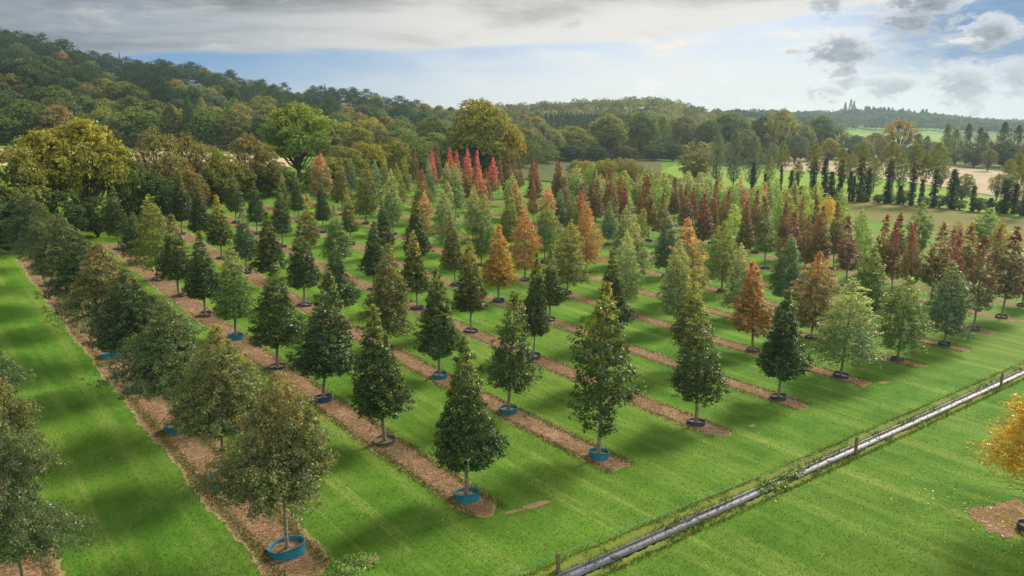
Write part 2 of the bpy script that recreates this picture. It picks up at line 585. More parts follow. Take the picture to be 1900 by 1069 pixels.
def wob(t, seed, amp):
    rs = np.random.RandomState(seed)
    o = np.zeros_like(t)
    for k, (f, a) in enumerate(((.11, 1.), (.37, .7), (1.1, .55), (2.9, .45), (6.1, .3))):
        o = o + a * np.sin(t * f * 2 * math.pi + rs.rand() * 9)
    return amp * o


STRIP_W = .82
ROW_END = {-1: 70, 0: 86, 1: 91, 2: 101, 3: 105, 4: 112}
for i in range(-1, 17):
    s0 = 24.0 + (0.9 if i >= 8 else 0) + (i - 8) * .35 * (i > 8)
    if i < 0: s0 = 18
    s1 = ROW_END.get(i, 118)
    for nm, half, lift, mt, sd_ in (('dry_grass_edge', STRIP_W + .16, .006, M_EDGE, 40 + i), ('mulch_strip', STRIP_W, .014, M_MULCH, 80 + i)):
        e0 = s0 - (.12 if nm == 'dry_grass_edge' else 0)

        def ring(A, B, i=i, half=half + (.30 if i <= 0 else 0), s1=s1, e0=e0, sd_=sd_):
            s = e0 + (s1 - e0) * A
            side = 2 * B - 1
            # blunt, slightly ragged end
            bulge = 1.1 * (1 - np.sqrt(np.clip(1 - side ** 2 * .98, 0, 1))) + .22 * np.sin(B * 7 + i * 2.1)
            s = e0 + bulge + (s1 - e0 - bulge) * A
            off = side * half + (wob(s, i * 2 + 9, .085) * (side > .9) + wob(s, i * 2 + 8, .085) * (side < -.9))
            v = ROW0 + ROWW * i + off
            return v * math.cos(PHI) - s * math.sin(PHI), v * math.sin(PHI) + s * math.cos(PHI)
        o = sheet(nm, ring, mt, lift, (s1 - e0) * 5, 8)
        tag(o, None, None, 'mulched planting strips' if nm == 'mulch_strip' else None, 'structure')


def polar_sheet(name, x0, x1, r0, r1, mat, lift, nx=120, nr=14, kind='structure'):
    """field between two bearings (photo columns) and two distances (functions or numbers)"""
    f0 = r0 if callable(r0) else (lambda X: np.full_like(X, r0))
    f1 = r1 if callable(r1) else (lambda X: np.full_like(X, r1))

    def ring(A, B):
        X = x0 + (x1 - x0) * A
        u = np.arctan((X - 950) / F_PX)
        r = f0(X) * (1 - B) + f1(X) * B
        return r * np.sin(u), r * np.cos(u)
    o = sheet(name, ring, mat, lift, nx, nr)
    return tag(o, None, None, None, kind)


M_DRYF = ground_mat('rough_dry_grass', s2l(104, 112, 50), s2l(122, 112, 62), s2l(84, 96, 40), .25, 3, .1, (1, .25, 1), .9)
M_PAST = ground_mat('bright_pasture', s2l(112, 146, 46), s2l(134, 160, 62), s2l(82, 116, 36), .12, 1.6, .1)
M_PLOW = ground_mat('stubble', s2l(168, 152, 122), s2l(184, 168, 138), s2l(140, 122, 92), .06, 1.2, .1, (1, .2, 1), 1.2)
M_STRAW = ground_mat('straw_field', s2l(184, 168, 130), s2l(198, 182, 148), s2l(150, 140, 96), .08, 1.4, .1)
M_HILL = ground_mat('woodland_floor', s2l(44, 50, 24), s2l(66, 60, 32), s2l(28, 36, 18), .05, .8, .3)
M_SCRUB = ground_mat('scrub_ground', s2l(78, 90, 48), s2l(100, 98, 60), s2l(58, 72, 38), .2, 2, .1)
lin = lambda a, b: (lambda X: a[1] + (b[1] - a[1]) * (np.asarray(X) - a[0]) / (b[0] - a[0]))
polar_sheet('rough_grass', 1230, 2600, lin((1300, 205), (1900, 158)), lin((1300, 262), (1900, 214)), M_DRYF, .05)
polar_sheet('pasture', 1225, 2700, lin((1300, 264), (1900, 216)), lambda X: np.minimum(lin((1300, 400), (1800, 289))(X), 270 + (np.asarray(X) - 1200) * 2.2), M_PAST, .07)
polar_sheet('stubble_field', 1440, 2700, lin((1300, 405), (1800, 291)), lin((1540, 489), (1800, 433)), M_PLOW, .16)
polar_sheet('straw_field', -700, 560, 205, 262, M_STRAW, .12)
polar_sheet('hill', -900, 1420, lambda X: 282 + 150 * smooth01((np.asarray(X) - 960) / 60), 1250, M_HILL, .4, 140, 60)
M_DULL = ground_mat('dull_meadow', s2l(92, 108, 52), s2l(112, 120, 62), s2l(66, 82, 40), .05, .6, .1)
polar_sheet('meadow', 1020, 2700, lin((1540, 491), (1800, 435)), 820, M_DULL, .3, 100, 30)
polar_sheet('rough_meadow', 700, 1224, 222, 470, M_SCRUB, .25, 60, 16)
polar_sheet('far_pasture', 1560, 1740, 822, 1330, M_PAST, 1.0, 60, 20)
polar_sheet('far_meadow', 1741, 2700, 822, 1500, M_DULL, 1.0, 60, 20)

# ------------------------------------------------------------------ foliage meshes
def leaf_quads(P, D, Nn, L, Wd):
    """rhombic leaves: P centre, D long axis, Nn normal, L length, Wd width -> verts (4n), faces"""
    n = len(P)
    S = np.cross(D, Nn); S /= np.linalg.norm(S, axis=1)[:, None] + 1e-9
    L = np.asarray(L)[:, None] * .5; Wd = np.asarray(Wd)[:, None] * .5
    a = P - D * L; c = P + D * L
    lift = Nn * Wd * .35
    b = P + S * Wd + lift; d = P - S * Wd + lift
    V_ = np.stack([a, b, c, d], 1).reshape(-1, 3)
    Fq = np.arange(4 * n).reshape(n, 4)
    return V_, Fq


def rand_unit(rs, n):
    v = rs.normal(size=(n, 3)); return v / np.linalg.norm(v, axis=1)[:, None]


DENS = 1.0


def crown_mesh(name, clumps, cr, per, leaf, rs, mat, zmin, zmax, axis=None, flat=.75, aspect=.62, updir=.35):
    """clumps (n,3) centres, cr their radii; leaves scattered in each clump"""
    n = len(clumps)
    per = np.maximum(3, (per * DENS * (0.6 + .8 * rs.rand(n)))).astype(int)
    idx = np.repeat(np.arange(n), per)
    m = len(idx)
    off = rand_unit(rs, m) * (rs.rand(m, 1) ** .45)
    off[:, 2] *= flat
    P = clumps[idx] + off * cr[idx][:, None]
    cen = np.zeros_like(P) if axis is None else axis
    outw = P - cen if axis is not None else np.stack([P[:, 0], P[:, 1], np.zeros(m)], 1)
    outw /= np.linalg.norm(outw, axis=1)[:, None] + 1e-6
    Nn = off * .8 + outw * .5 + rand_unit(rs, m) * .75 + np.array([0, 0, updir])
    Nn /= np.linalg.norm(Nn, axis=1)[:, None]
    D = np.cross(Nn, rand_unit(rs, m)); D /= np.linalg.norm(D, axis=1)[:, None] + 1e-9
    L = leaf * (.65 + .7 * rs.rand(m))
    Vv, Fq = leaf_quads(P, D, Nn, L, L * aspect)
    crv = rs.rand(n)
    hf = np.clip((P[:, 2] - zmin) / (zmax - zmin), 0, 1)
    return mesh_np(name, Vv, Fq, mat, False, {'hf': hf, 'rv': crv[idx], 'lr': rs.rand(m)})


def interp(prof, u):
    a = np.array(prof); return np.interp(u, a[:, 0], a[:, 1])


P_CONE = [(0, .60), (.05, .92), (.12, 1), (.28, .82), (.45, .62), (.62, .42), (.78, .26), (.90, .13), (1, .02)]
P_CONE2 = [(0, .60), (.06, .95), (.15, 1), (.28, .80), (.42, .60), (.56, .50), (.70, .38), (.84, .22), (.94, .10), (1, .02)]
P_BROAD = [(0, .60), (.05, .90), (.13, 1), (.32, .90), (.50, .74), (.68, .54), (.82, .34), (.93, .15), (1, .03)]
P_COL = [(0, .55), (.06, .90), (.16, 1), (.32, .80), (.48, .58), (.64, .38), (.78, .25), (.9, .14), (1, .03)]
P_LIGHT = [(0, .40), (.12, .85), (.35, 1), (.60, .88), (.82, .55), (.94, .25), (1, .05)]
P_SPREAD = [(0, .50), (.05, .90), (.13, 1), (.30, .86), (.48, .66), (.68, .44), (.86, .22), (1, .04)]


def nursery(kind, seed):
    """one young tree, total height 7 m and crown radius 1 m (stretched on use); returns crown and trunk meshes"""
    rs = np.random.RandomState(seed)
    Hh, z0 = 7.0, {'broad': 1.15, 'light': 1.25, 'col': 1.75, 'spread': 2.35}.get(kind, 1.62)
    prof, nbr, per, leaf, cr, rise, jit, R0 = {
        'cone': (P_CONE, 430, 25, .100, .17, .10, .10, 1.15),
        'cone2': (P_CONE2, 430, 25, .100, .17, .10, .12, 1.15),
        'broad': (P_BROAD, 430, 21, .105, .20, -.05, .22, 1.4),
        'col': (P_COL, 330, 23, .100, .17, .55, .18, .9),
        'light': (P_LIGHT, 300, 20, .115, .18, .6, .22, 1.0),
        'spread': (P_SPREAD, 720, 21, .100, .20, .10, .24, 2.3)}[kind]
    dens = rs.uniform(.62, 1.15)
    leanx, leany = rs.normal(0, .018, 2)
    CL = []; RA = []; limbs = Acc()
    k = 0
    zt = Hh
    # trunk and leader
    zz = np.array([-.05, .25, .8, 1.6, 2.6, 3.8, 5.0, 6.1, 6.85])
    tx = leanx * zz + rs.normal(0, .012, len(zz)); ty = leany * zz + rs.normal(0, .012, len(zz))
    tx[:2] = 0; ty[:2] = 0
    tv, tf = tube(np.stack([tx, ty, zz], 1), np.array([.105, .085, .075, .068, .056, .042, .028, .016, .006]) * .92, 8)
    limbs.add(tv, tf)
    # uneven outline: each sector of the crown has its own reach
    ph = rs.rand(6) * 6.28
    am = rs.normal(0, 1, 6) * jit * .5
    # draw more branches where the crown is wide
    uu = []
    while len(uu) < nbr:
        u = rs.rand()
        if rs.rand() < .18 + .82 * interp(prof, u): uu.append(u)
    uu = np.sort(np.array(uu))
    for k, u in enumerate(uu):
        az = k * 2.39996 + rs.normal(0, .25)
        lob = sum(am[q] * math.sin((q % 3 + 1) * az + ph[q] + u * (5 + 2 * q)) for q in range(6))
        tier = 1 + (.13 if kind in ('broad', 'spread') else .06) * math.sin(u * 46 + ph[0])
        rad = R0 * interp(prof, u) * (1 + lob) * tier * (0.78 + .30 * rs.rand())
        if rs.rand() < .07: rad *= 1.0 + jit * rs.rand()
        zb = z0 + u * (zt - z0)
        # branch from the leader outwards
        ln = max(rad, .04)
        lead = np.array([np.interp(zb, zz, tx), np.interp(zb, zz, ty), 0])
        nc = 1 + int(ln * 2.3)
        for c in range(nc):
            t = 1 - c / max(nc, 1) * .72
            if c > 0 and rs.rand() < .25: continue
            rr = ln * t
            zc = zb + rise * (rr - ln) * .9 - {'broad': .16, 'spread': .07}.get(kind, .05) * rr * rr * .6 + rs.normal(0, .05)
            p = lead + np.array([rr * math.cos(az), rr * math.sin(az), zc])
            p[:2] += rs.normal(0, .05, 2)
            CL.append(p); RA.append(cr * (.75 + .5 * rs.rand()) * (1 if u < .8 else .7))
        if k % 7 == 0 and u < .9:
            p0 = lead + np.array([0, 0, max(zb - rise * ln * .9 - .1, z0 - .25)])
            p1 = lead + np.array([ln * .85 * math.cos(az), ln * .85 * math.sin(az), zb - .05])
            pm = (p0 + p1) / 2 + np.array([0, 0, .05])
            lv, lf = tube([p0, pm, p1], [.022 * (1.15 - u), .014, .004], 4)
            limbs.add(lv, lf)
    CL = np.array(CL); RA = np.array(RA)
    # pointed shoot at the top
    top = np.array([[tx[-1], ty[-1], z] for z in (6.45, 6.7, 6.9)]); CL = np.vstack([CL, top]); RA = np.concatenate([RA, [.10, .08, .05]])
    per_a = per * dens * (.55 + .75 * rs.rand(len(CL)))
    cm = crown_mesh('crown', CL, RA, per_a, leaf, rs, M_LEAF, z0, Hh)
    tm = limbs.mesh('trunk', M_BARK, True)
    return cm, tm


def ring_mesh(seed, mat):
    """planting ring: a band of plastic round the root ball, open at the top"""
    rs = np.random.RandomState(seed)
    n = 40; a = np.linspace(0, 2 * math.pi, n, endpoint=False)
    h = .34 + .05 * np.sin(a + rs.rand() * 6) + .012 * np.sin(3 * a + rs.rand() * 6)
    ro = .50 + .012 * np.sin(2 * a + rs.rand() * 6)
    lv = []
    for (dr, z) in ((0.0, -.05), (0.012, h * .55), (0.012, h - .012), (.020, h), (-.004, h + .002), (-.012, h - .012), (-.02, .08)):
        r = ro + dr
        lv.append(np.stack([r * np.cos(a), r * np.sin(a), np.zeros(n) + z], 1))
    Vt = np.concatenate(lv); L = len(lv)
    i = np.arange(L - 1)[:, None] * n; j = np.arange(n)[None]; j2 = (j + 1) % n
    Fq = np.stack([i + j, i + j2, i + n + j2, i + n + j], -1).reshape(-1, 4)
    return mesh_np('root_ring', Vt, Fq, mat, True)


def soil_mesh(seed):
    rs = np.random.RandomState(seed)
    n = 28; rings = [0.02, .12, .25, .38, .485]
    a = np.linspace(0, 2 * math.pi, n, endpoint=False)
    V_ = []
    for r in rings:
        z = .15 + .05 * (1 - r / .485) + rs.normal(0, .012, n)
        V_.append(np.stack([r * np.cos(a), r * np.sin(a), z], 1))
    V_ = np.concatenate(V_)
    i = np.arange(len(rings) - 1)[:, None] * n; j = np.arange(n)[None]; j2 = (j + 1) % n
    Fq = np.stack([i + j, i + n + j, i + n + j2, i + j2], -1).reshape(-1, 4)
    return mesh_np('soil', V_, Fq, M_SOIL, True)


NATIVE = {'cone': 1.15, 'cone2': 1.15, 'broad': 1.4, 'col': .9, 'light': 1.0, 'spread': 2.3}
KINDS = {}
for kd, nv in (('cone', 8), ('cone2', 6), ('broad', 8), ('col', 7), ('light', 6), ('spread', 6)):
    KINDS[kd] = [nursery(kd, 11 + 17 * q + len(kd) * 101 + ord(kd[-1])) for q in range(nv)]
RINGS = [ring_mesh(q, mm) for q, mm in enumerate((M_RING, M_RING, M_RINGD, M_RINGD, M_RINGG, M_RINGG))]
SOILS = [soil_mesh(q) for q in range(3)]
SOIL_R = .17
for me in SOILS: pass

# palettes: crown colour, tip colour, where the tip colour starts, turned-leaf colour and share
PAL = {  # pale tips of the greens paint in lit treetops as well as new growth
    'dark': ((.034, .060, .019), (.115, .145, .034), .70, (.17, .15, .03), .09, 'dark green'),
    'dark2': ((.029, .056, .023), (.085, .12, .034), .74, (.13, .13, .03), .07, 'deep green'),
    'dkgold': ((.042, .066, .021), (.20, .20, .045), .62, (.25, .19, .04), .18, 'dark green tree edged with gold'),
    'dkbrz': ((.058, .078, .027), (.15, .145, .042), .66, (.19, .13, .04), .20, 'bronze green'),
    'amber': ((.17, .125, .032), (.30, .17, .045), .70, (.33, .20, .04), .32, 'amber orange'),
    'green': ((.055, .105, .034), (.15, .185, .060), .60, (.19, .18, .05), .12, 'mid green'),
    'pale': ((.095, .150, .070), (.21, .235, .115), .55, (.27, .25, .13), .14, 'pale green'),
    'blue': ((.045, .092, .055), (.14, .18, .10), .62, (.22, .16, .08), .08, 'blue-green'),
    'yellow': ((.090, .125, .036), (.18, .19, .055), .68, (.24, .20, .06), .18, 'yellow-green'),
    'orange': ((.16, .115, .048), (.30, .135, .07), .62, (.33, .16, .07), .26, 'orange'),
    'redtop': ((.065, .10, .042), (.34, .095, .07), .72, (.24, .11, .05), .16, 'red-topped green'),
    'rust': ((.095, .098, .045), (.30, .125, .08), .70, (.26, .13, .06), .22, 'rust-topped'),
    'pink':   ((.10, .115, .05), (.50, .11, .11), .60, (.44, .14, .09), .2, 'pink-topped'),
    'peach':  ((.13, .145, .065), (.42, .20, .11), .60, (.42, .22, .12), .24, 'peach-tinted pale green'),
    'colred': ((.080, .078, .036), (.145, .058, .045), .54, (.13, .07, .038), .22, 'brown and dark red'),
    'colpur': ((.080, .062, .038), (.155, .040, .062), .52, (.14, .055, .048), .24, 'purple-red tipped'),
    'colbrn': ((.085, .085, .034), (.175, .090, .045), .55, (.17, .095, .035), .24, 'russet brown'),
    'colgrn': ((.050, .074, .030), (.13, .042, .038), .74, (.11, .08, .03), .14, 'dark green tree with crimson tip'),
    'colpnk': ((.16, .105, .07), (.40, .085, .115), .38, (.30, .11, .08), .24, 'crimson pink'),
    'lime': ((.15, .235, .060), (.23, .28, .085), .65, (.26, .26, .08), .14, 'lime green'),
    'ltgrn': ((.105, .185, .062), (.18, .25, .08), .65, (.22, .22, .07), .12, 'fresh green'),
    'gold':   ((.30, .225, .034), (.36, .26, .04), .7, (.45, .25, .04), .3, 'golden yellow'),
    'mutgold': ((.165, .150, .040), (.20, .17, .05), .6, (.22, .16, .05), .2, 'dull gold'),
    'bronze': ((.058, .090, .042), (.10, .118, .048), .72, (.14, .125, .05), .14, 'bronze-tinged dark green'),
    'bronze2': ((.078, .102, .046), (.15, .132, .055), .64, (.18, .135, .055), .20, 'olive tree with amber leaves'),
}


def paint(o, pal, jitter=.0, rnd=random):
    c, t, tf, a, sh, _ = PAL[pal]
    k_ = 1.8 if pal[0] == 'h' or pal == 'ivy' else 1.75
    c, t, a = [tuple(min(v * k_, .62) for v in q) for q in (c, t, a)]
    j = 1 + rnd.uniform(-jitter, jitter); g = 1 + rnd.uniform(-jitter, jitter) * .5
    o.color = (c[0] * j, c[1] * j * g, c[2] * j, 1)
    o['tip'] = [t[0] * j, t[1] * j * g, t[2] * j]
    o['tip_from'] = float(tf + rnd.uniform(-.05, .05))
    o['accent'] = list(a)
    o['accent_share'] = float(sh * rnd.uniform(.8, 1.2))


ORD = ['first', 'second', 'third', 'fourth', 'fifth', 'sixth', 'seventh', 'eighth', 'ninth', 'tenth', 'eleventh', 'twelfth', 'thirteenth',
       'fourteenth', 'fifteenth', 'sixteenth', 'seventeenth', 'eighteenth', 'nineteenth', 'twentieth']


def ordn(k):
    if k < len(ORD): return ORD[k]
    k += 1
    return '%d%s' % (k, 'th' if 10 <= k % 100 <= 20 else {1: 'st', 2: 'nd', 3: 'rd'}.get(k % 10, 'th'))


random.seed(5)
TREES = []
last_ = -1      # row, x px at base, top y px, half width px, kind, palette
def rowtrees(i, kind_default, lst):
    for e in lst:
        TREES.append((i, e[0], e[1], e[2], e[4] if len(e) > 4 else kind_default, e[3]))


rowtrees(-1, 'spread', [(60, 745, 108, 'bronze'), (0, 640, 84, 'bronze2'), (-36, 560, 72, 'bronze')])
rowtrees(0, 'spread', [(533, 690, 122, 'bronze2'), (414, 612, 106, 'bronze2'), (329, 556, 94, 'bronze'), (262, 504, 86, 'dark2'), (208, 452, 76, 'bronze2'),
                       (166, 428, 68, 'dark2'), (128, 402, 60, 'bronze'), (97, 382, 52, 'bronze'), (71, 360, 46, 'dark2'), (49, 352, 42, 'bronze')])
rowtrees(1, 'cone', [(866, 622, 58, 'dark', 'cone2'), (714, 567, 53, 'dark'), (600, 506, 58, 'dark2', 'cone2'), (514, 486, 52, 'dark'), (438, 445, 40, 'green', 'cone'),
                     (381, 428, 33, 'dark2'), (332, 398, 33, 'dark', 'cone'), (293, 360, 36, 'yellow', 'broad'), (254, 392, 24, 'dark2', 'broad'), (221, 346, 23, 'dark')])
rowtrees(2, 'cone', [(1111, 548, 54, 'dark', 'light'), (943, 533, 50, 'dark', 'cone2'), (816, 500, 42, 'dark'), (718, 455, 44, 'dkbrz', 'broad'), (636, 441, 32, 'dark2'),
                     (565, 412, 31, 'dark'), (503, 395, 31, 'dark'), (458, 378, 23, 'blue'), (412, 362, 25, 'dkgold'), (374, 338, 21, 'dark2'), (338, 318, 22, 'dark')])
rowtrees(3, 'cone', [(1292, 556, 52, 'dark'), (1124, 526, 38, 'dkgold'), (990, 466, 26, 'dark'), (874, 438, 31, 'dkgold'), (775, 428, 28, 'dkgold'),
                     (693, 410, 25, 'dark2'), (628, 380, 27, 'green'), (573, 362, 23, 'dkgold'), (525, 344, 21, 'dark2'), (478, 336, 18, 'dark2'), (438, 316, 18, 'dark')])
rowtrees(4, 'cone', [(1444, 536, 44, 'dark2', 'cone'), (1279, 497, 38, 'dkgold'), (1142, 466, 33, 'dark'), (1020, 462, 28, 'dark'), (925, 418, 33, 'amber'),
                     (845, 400, 23, 'dkbrz'), (775, 374, 25, 'dark'), (716, 372, 20, 'dark2'), (652, 348, 16, 'dkgold'), (600, 332, 15, 'dark2'), (556, 318, 14, 'dark2'), (527, 322, 13, 'dkgold')])
rowtrees(5, 'broad', [(1560, 516, 60, 'pale'), (1397, 486, 38, 'orange', 'cone'), (1256, 446, 34, 'pale'), (1160, 428, 31, 'pale'), (1052, 408, 33, 'yellow'),
                      (974, 387, 32, 'orange'), (893, 360, 26, 'green'), (832, 352, 24, 'pale'), (784, 354, 20, 'peach'), (730, 315, 20, 'pale'), (679, 302, 26, 'yellow'), (636, 293, 20, 'dkbrz', 'cone'), (592, 284, 24, 'peach')])
rowtrees(6, 'broad', [(1665, 512, 50, 'green'), (1506, 468, 44, 'rust'), (1374, 452, 30, 'pale'), (1272, 406, 36, 'peach'), (1174, 398, 27, 'pale'), (1088, 372, 28, 'orange'),
                      (1010, 368, 24, 'green'), (942, 354, 20, 'yellow'), (884, 344, 20, 'pale'), (828, 334, 19, 'pale'), (783, 312, 19, 'redtop'), (740, 303, 17, 'yellow'), (696, 297, 15, 'blue'), (653, 292, 13, 'blue')])
rowtrees(7, 'broad', [(1752, 482, 40, 'blue'), (1601, 458, 38, 'green'), (1458, 434, 32, 'blue'), (1339, 408, 36, 'yellow'), (1236, 396, 25, 'blue'), (1158, 382, 24, 'pale'), (1080, 354, 18, 'redtop'),
                      (1016, 344, 22, 'pink'), (956, 334, 17, 'peach'), (892, 314, 19, 'pink'), (846, 304, 20, 'pale'), (797, 294, 13, 'blue'), (752, 288, 12, 'yellow'), (715, 288, 11, 'yellow')])
rowtrees(8, 'col', [(1806, 438, 30, 'colred'), (1186, 386, 12, 'yellow', 'light'), (1128, 372, 16, 'blue', 'broad'), (1062, 360, 16, 'green', 'broad'), (1040, 352, 15, 'blue', 'broad'), (960, 350, 16, 'peach', 'broad'),
                    (868, 318, 15, 'colbrn'), (804, 280, 9, 'colpnk'), (768, 274, 9, 'colred')])
rowtrees(9, 'col', [(1858, 422, 28, 'colred'), (1726, 412, 26, 'colbrn'), (1690, 414, 18, 'colred'), (1624, 397, 18, 'colbrn'), (1570, 402, 20, 'colpur'), (1515, 382, 19, 'colred'), (1466, 392, 20, 'colpur'), (1420, 364, 19, 'colgrn'),
                    (1380, 374, 15, 'colred'), (1302, 360, 17, 'colpur'), (1228, 358, 13, 'colred'), (1203, 330, 16, 'colbrn'), (1158, 350, 11, 'colpur'), (1104, 332, 15, 'colred'), (1047, 327, 13, 'colred'),
                    (993, 294, 12, 'colpur'), (944, 290, 10, 'colred'), (913, 292, 13, 'colpnk'), (868, 276, 11, 'colpnk'), (834, 275, 10, 'colpnk'), (812, 272, 8, 'colbrn')])
rowtrees(10, 'col', [(1896, 470, 22, 'colred'), (1786, 416, 26, 'colbrn'), (1546, 374, 14, 'colred'), (1478, 362, 13, 'colbrn'), (1400, 352, 13, 'colred'), (1346, 352, 14, 'colred'), (1271, 342, 14, 'colred'), (1188, 324, 14, 'colred'),
                     (1130, 312, 14, 'colbrn'), (1096, 312, 9, 'colred'), (1039, 300, 12, 'colred'), (958, 290, 10, 'colred'), (884, 280, 9, 'colpnk'), (849, 278, 8, 'colpnk')])
rowtrees(11, 'col', [(1656, 396, 17, 'colred'), (1596, 386, 14, 'ltgrn', 'light'), (1440, 356, 12, 'ltgrn', 'light'), (1325, 334, 11, 'colred'), (1250, 328, 11, 'colred'), (1212, 330, 8, 'colbrn'), (1150, 326, 10, 'colbrn'), (1082, 308, 8, 'colbrn')])
# the mixed light-green block beyond
rr_ = random.Random(12)
used = {}
for i in range(8, 18):
    step = 4.6 if i > 11 else 5.4
    s_ = 24.5 + (i - 8) * 1.1 + rr_.uniform(0, 3) + (26 if i == 12 else 36 if i == 13 else 44 if i > 13 else 0)
    while s_ < 123:
        gx, gy = grid(i, s_); x = pix(gx, gy, float(T(gx, gy)))[0]
        near_ = min([abs(x - e[1]) for e in TREES if e[0] == i] + [999])
        ok = near_ > (13 if i > 8 else 12) and x < 1900
        q = rr_.random()
        if i == 8 and (x > 1210): ok = False
        if i in (9, 10, 11) and x > 1500: ok = ok and q < .7
        if ok:
            w = rr_.random()
            if i <= 11: ent = ('light', rr_.choice(['ltgrn', 'lime', 'pale']), rr_.uniform(1.0, 1.35)) if w < (.32 if x < 1250 else .15) else ('col', rr_.choice(['colred', 'colpur', 'colred', 'colbrn']), rr_.uniform(.85, 1.05))
            elif w < .70: ent = ('light', rr_.choice(['ltgrn', 'lime', 'lime', 'pale']), rr_.uniform(1.2, 1.7))
            elif w < .9: ent = ('col', rr_.choice(['colbrn', 'colred', 'colbrn', 'colpnk']), rr_.uniform(.85, 1.05))
            else: ent = ('light', 'yellow', rr_.uniform(1.1, 1.5))
            TREES.append((i, x, None, ent[2], ent[0], ent[1]))
        s_ += step * rr_.uniform(.85, 1.2)
TREES += [(15, 1532, 362, 13, 'light', 'gold'), (14, 1772, 408, 12, 'light', 'mutgold'), (13, 1850, 404, 13, 'light', 'mutgold'), (14, 1824, 385, 24, 'light', 'ltgrn'), (12, 1700, 374, 20, 'light', 'green')]

FORM = {'cone': 'cone-shaped', 'cone2': 'cone-shaped', 'broad': 'broad pyramidal', 'col': 'columnar', 'light': 'oval', 'spread': 'wide-spreading'}
placed = {}
n_used = 0
for (i, X, yt, hw, kd, pal) in TREES:
    # distance along the row at which the base lines up with photo column X
    lo, hi = 12.0, 190.0
    for _ in range(40):
        s = (lo + hi) / 2
        gx, gy = grid(i, s)
        if pix(gx, gy, float(T(gx, gy)))[0] > X: lo = s
        else: hi = s
    if not yt:
        if s > 122: continue
        h = rr_.uniform(6.0, 8.2); rad = hw
    else:
        h = height_for(gx, gy, yt); h = min(max(h, 3.5), 10.5)
        dep = pix(gx, gy, float(T(gx, gy)))[2]
        rad = hw * dep / F_PX * {'spread': .93, 'col': 1.12}.get(kd, 1.0)
    placed.setdefault(i, []).append((s, gx, gy, h, rad, kd, pal))
for i in sorted(placed):
    L = sorted(placed[i])
    for q, (s, gx, gy, h, rad, kd, pal) in enumerate(L):
        var = KINDS[kd]
        vi = random.randrange(len(var))
        if q and vi == last_: vi = (vi + 1) % len(var)
        last_ = vi; cm, tm = var[vi]
        z = float(T(gx, gy))
        root = link(bpy.data.objects.new('nursery_tree', None))
        root.location = (gx, gy, z)
        root.empty_display_size = .3
        rz = random.uniform(0, 6.28)
        look = PAL[pal][5]
        lab = look if 'tree' in look else look + ' ' + FORM[kd] + ' tree'
        if i == 0: where = 'strip of spreading trees left of the lawn gap'
        elif i == -1: where = 'row at the left edge'
        else: where = '%s mulch strip right of the spreading row' % ordn(i - 1)
        if i <= 0:
            lab2 = '%s, %s from the front in the %s' % (lab, ordn(q), 'wide bushy row' if i == 0 else 'row at the left edge')
        elif i < 8:
            lab2 = '%s, %s from the front in the %s mulched row' % (lab, ordn(q), ordn(i))
        else:
            lab2 = '%s, %s along from the right in the %s row back' % (lab, ordn(q), ordn(i))
        tag(root, lab2, 'tree', 'young trees planted in straight rows')
        crown = obj('crown', cm, root); crown.rotation_euler.z = rz
        sxy = rad / (1.0 * NATIVE[kd])
        lean = (random.gauss(0, .024), random.gauss(0, .024))
        crown.rotation_euler.x, crown.rotation_euler.y = lean
        crown.scale = (sxy, sxy * random.uniform(.94, 1.06), h / 7.0)
        if i <= 0: crown.location.z = .42; crown.scale.z *= .95
        paint(crown, pal, .12, random)
        trunk = obj('trunk', tm, root); trunk.rotation_euler = (lean[0], lean[1], rz)
        ts_ = min(max(sxy, .8), 1.4)
        trunk.scale = (ts_, ts_, h / 7.0)
        near = math.hypot(gx, gy) < 130
        if near:
            rk = 0 if (i <= 0 and (q < 1 or random.random() < .45)) or (i <= 2 and q < 5 and (q < 1 or random.random() < .55)) else random.choice([2, 3, 4, 5, 3])
            rg = obj('root_ring', RINGS[rk + int(random.random() < .5 and rk == 0)], root)
            rg.rotation_euler = (random.gauss(0, .05), random.gauss(0, .05), random.uniform(0, 6.28))
            rs_ = random.uniform(1.0, 1.15) * (1.18 if i <= 0 else .95)
            rg.scale = (rs_, rs_ * random.uniform(.88, 1.05), random.uniform(.8, 1.1) if rk < 2 else random.uniform(.5, .85))
            so = obj('soil', SOILS[random.randrange(3)], rg)
        n_used += 1
print('nursery trees', n_used)

